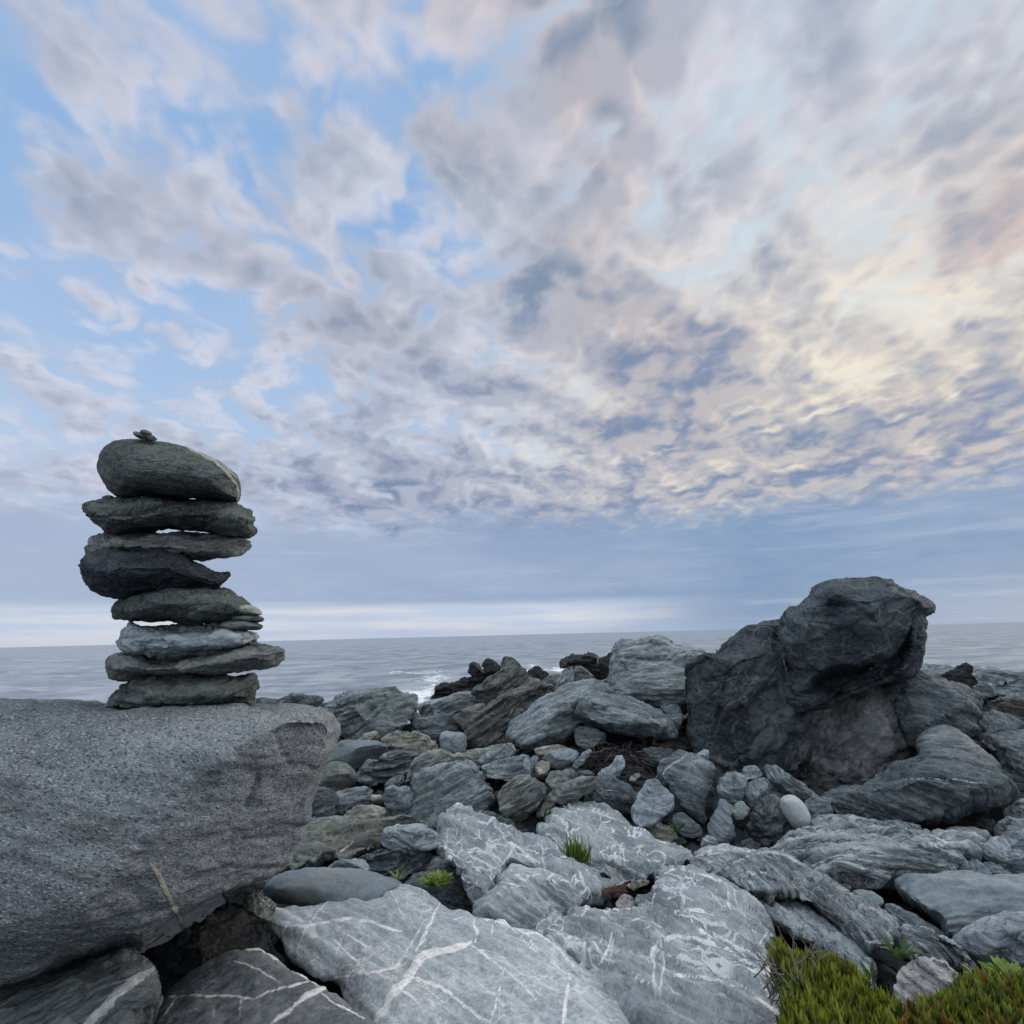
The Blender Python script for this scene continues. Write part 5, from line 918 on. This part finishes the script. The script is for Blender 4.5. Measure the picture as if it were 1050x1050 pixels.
def shrub(label, mat, tips, base, nst, hgt, rs, red=0.0, dead=0, lw=.0105, ll=.042):
    """low heath: many upright leafy shoots. tips = outline (px) of the mat; base = (Dtop, Dbot) distance of its ground"""
    r = np.random.default_rng(rs)
    poly = np.array(tips, float); y0, y1 = poly[:, 1].min(), poly[:, 1].max()
    loc = P(poly[:, 0].mean(), y1, base[1]); loc[2] -= .1
    root = thing('green_shrub', loc, label, 'shrub', 'low green shrubs')
    lv, st = Tris(), Tris()
    n = 0
    while n < nst:
        q = np.array([r.uniform(poly[:, 0].min(), poly[:, 0].max()), r.uniform(y0, y1)])
        if not inside(q[None], poly)[0]: continue
        n += 1
        t = (q[1] - y0) / (y1 - y0); D = 1 / (1 / base[0] + (1 / base[1] - 1 / base[0]) * t) + r.normal() * .035
        tip = P(q[0], q[1], D)
        h = hgt * r.uniform(.6, 1.2)
        ln = np.array([r.normal() * .45, r.normal() * .4, 1.0]); ln /= np.linalg.norm(ln)
        p0 = tip - ln * h
        mid = p0 + ln * h * .55 + r.normal(size=3) * h * .05
        st.tube([p0, mid, tip], .0028, .0012, r.uniform(0, .6), 4)
        tone = np.clip(r.normal(.42, .22), 0, .82)
        isred = r.random() < red
        m = int(r.integers(10, 17))
        for k in range(m):
            s = .25 + .78 * (k + r.random()) / m
            c = p0 + (mid - p0) * min(s / .55, 1) if s < .55 else mid + (tip - mid) * (s - .55) / .45
            a = k * 2.4 + r.uniform(-.4, .4); tilt = .75 - .45 * s + r.uniform(-.15, .15)
            d = np.array([math.cos(a) * tilt, math.sin(a) * tilt, 1.0]) + ln * .4
            tt = .92 + .08 * r.random() if (isred or r.random() < .03) else np.clip(tone + r.normal() * .12 + .55 * (s - .6), 0, .84)
            lv.blade(c, d, np.array([0, 0, 1.0]) + r.normal(size=3) * .2, ll * r.uniform(.7, 1.25), lw * r.uniform(.7, 1.2), tt, r.uniform(-.1, .2), 2)
    lv.build('foliage', mat, root, loc); st.build('stem', TWIG, root, loc)
    if dead:
        dw = Tris()
        for k in range(dead):
            q0 = (r.uniform(790, 835), r.uniform(985, 1035)); D = r.uniform(2.25, 2.55)
            p = P(q0[0], q0[1], D); d = np.array([r.normal() * .6 - .2, r.normal() * .3, r.uniform(.2, 1)])
            d /= np.linalg.norm(d); L_ = r.uniform(.06, .17); pts = [p]
            for i in range(4): pts.append(pts[-1] + d * L_ / 4 + r.normal(size=3) * .008)
            dw.tube(pts, .0022, .0007, r.uniform(.2, 1), 4)
            for _ in range(2):
                b = pts[2] ; e = d + r.normal(size=3) * .5; dw.tube([b, b + e * L_ * .22, b + e * L_ * .4 + r.normal(size=3) * .01], .0011, .0005, r.uniform(.3, 1), 4)
        dw.build('dead_twigs', TWIG, root, loc)
    return root
shrub('dense low green heath shrub at the bottom right, with dry grey twigs on its left', LEAF,
      [(791, 974), (797, 966), (806, 980), (822, 982), (835, 981), (850, 984), (866, 992), (880, 999), (890, 1012), (893, 1020), (905, 1024), (918, 1030), (930, 1046), (940, 1075), (800, 1090), (803, 1040), (806, 1022), (812, 1005), (795, 988), (787, 976)],
      (2.62, 2.0), 1250, .12, 1, dead=38)
shrub('reddish green low shrub in the bottom right corner, around the foot of the pinkish rock', LEAFR,
      [(925, 1040), (945, 1030), (975, 1022), (985, 1010), (1000, 1004), (1012, 1000), (1022, 1005), (1035, 1006), (1060, 1000), (1090, 1010), (1090, 1090), (925, 1090)],
      (2.45, 2.0), 1100, .12, 2, red=.11)
def leafy(name, label, px, py, D, n, size, spread, mat, rs, cat='plant', up=1.0, aspect=.42):
    r = np.random.default_rng(rs); p = P(px, py, D)
    root = thing(name, p, label, cat); lv, st = Tris(), Tris()
    for k in range(n):
        a = k * 2.4 + r.uniform(-.4, .4); s = size * r.uniform(.55, 1.2)
        d = np.array([math.cos(a) * spread, math.sin(a) * spread, up * r.uniform(.5, 1.2)]); d /= np.linalg.norm(d)
        b = p + np.array([math.cos(a) * 1.2, math.sin(a), 0]) * size * (.03 * n ** .72) * r.random()
        e = b + d * s * .45; st.tube([b, (b + e) / 2, e], .0016, .001, .5, 4)
        lv.blade(e, d + np.array([0, 0, r.uniform(-.3, .3)]), np.array([0, 0, 1.]) + r.normal(size=3) * .25, s, s * aspect, r.random(), r.uniform(.0, .5))
    lv.build('foliage', mat, root, p); st.build('stem', mat, root, p); return root
leafy('leafy_plant', 'fresh broad leaved plant at the right edge among the shrubs', 1038, 1006, 2.5, 90, .048, .8, LEAFB, 3)
leafy('leafy_plant', 'yellowish leafy sprig beside the pinkish rock, in front of the small pale rock', 1003, 1008, 2.6, 26, .038, .6, LEAFB, 4)
leafy('leafy_plant', 'small dark leafy plant growing in the dark gap under the layered plate', 922, 982, 3.0, 16, .06, .7, LEAFD, 5)
leafy('leafy_plant', 'yellow green leafy plant in the dark gap left of the veined slabs', 448, 906, 3.95, 120, .052, 1.0, LEAFB, 6, up=.8)
leafy('leafy_plant', 'tiny yellow green sprout at the right tip of the smooth oval stone', 408, 904, 3.85, 7, .05, .5, LEAFB, 7, aspect=.3)
leafy('leafy_plant', 'small dark green plant in the gap below the shield shaped stone', 694, 853, 4.95, 20, .055, .6, LEAFD, 8)
leafy('leafy_plant', 'small green sprig beside the end of the layered plate, left of the pinkish rock', 894, 1010, 2.65, 9, .06, .4, LEAFD, 9, aspect=.3)
def grass(label, px, py, D, n, h, spread, rs, mat):
    r = np.random.default_rng(rs); p = P(px, py, D); root = thing('grass_tuft', p, label, 'grass tuft'); t = Tris()
    for k in range(n):
        a = r.uniform(0, 6.28); d = np.array([math.cos(a) * spread * r.random(), math.sin(a) * spread * r.random(), 1.0])
        hh = h * (r.uniform(.3, .75) if r.random() < .8 else r.uniform(.8, 1.2)); t.blade(p + np.array([r.normal() * h * .20, r.normal() * h * .16, -.02]), d, np.array([math.cos(a), math.sin(a), .1]), hh, .011 * r.uniform(.5, 1.3), r.random() * (.6 if hh < .75 * h else 1), r.uniform(0, .7))
    t.build('foliage', mat, root, p); return root
grass('bright green grass tuft growing in the dip between the two veined slabs', 591, 883, 4.25, 300, .165, 1.5, 1, LEAFG)
grass('faint green grass wisps behind the fine layered slab, under the bent stone', 562, 838, 5.05, 46, .10, .9, 2, LEAFD)
# dry red moss in the joint between the slabs: a tangle nobody could count
def moss():
    r = np.random.default_rng(8); t = Tris()
    for k in range(900):
        q = (600 + r.uniform(0, 42), 0); yy = 921 - (q[0] - 600) * .22 + r.normal() * 2.6
        p = P(q[0], yy, 3.86 + r.normal() * .05); d = np.array([r.normal(), r.normal(), r.uniform(.1, 1)])
        t.blade(p, d, np.array([0, 0, 1.]) + r.normal(size=3) * .3, .022 * r.uniform(.5, 1.3), .006, r.random(), .2, 2)
    tag(t.build('dry_moss', MOSS), 'dry reddish moss in the joint between the pale slabs', 'moss', kind='stuff')
moss()
def seaweed():
    r = np.random.default_rng(12); c = P(625, 779, 6.15); loc = P(625, 786, 6.1)
    root = thing('seaweed', loc, 'dark tangle of dried seaweed under the long cracked boulder', 'seaweed'); t = Tris()
    for k in range(170):
        p = c + np.array([r.normal() * .15, r.normal() * .10, r.normal() * .055 + .0]); th = r.normal() * .5
        d = np.array([math.cos(th), r.normal() * .35, math.sin(th) * .6]) * (1 if r.random() < .5 else -1); pts = [p]
        for i in range(6):
            d = d + r.normal(size=3) * .28 + np.array([0, 0, -.05]); d /= np.linalg.norm(d); pts.append(pts[-1] + d * .038)
        t.tube(pts, .007 * r.uniform(.5, 1.2), .003, r.random(), 5)
    t.build('strands', WEED, root, loc)
seaweed()
print('STONES', len(STONES), 'verts', sum(len(o.data.vertices) for o in STONES))
if __import__('os').environ.get('ZCHK'):
    for o in STONES:
        zs = np.array([v.co.z for v in o.data.vertices]) + o.location.z; ys = np.array([v.co.y for v in o.data.vertices]) + o.location.y
        g = float(ground_z(np.array(o.location.x), np.array(ys.mean())))
        if zs.min() - g > .25 or zs.max() - g < .12: print('ZCHK %.2f %.2f y%.1f %s' % (zs.min() - g, zs.max() - g, ys.mean(), o['label']))
for o in bpy.data.objects:
    if o.get('label') and len(o['label'].split()) > 16: print('LONG', o['label'])
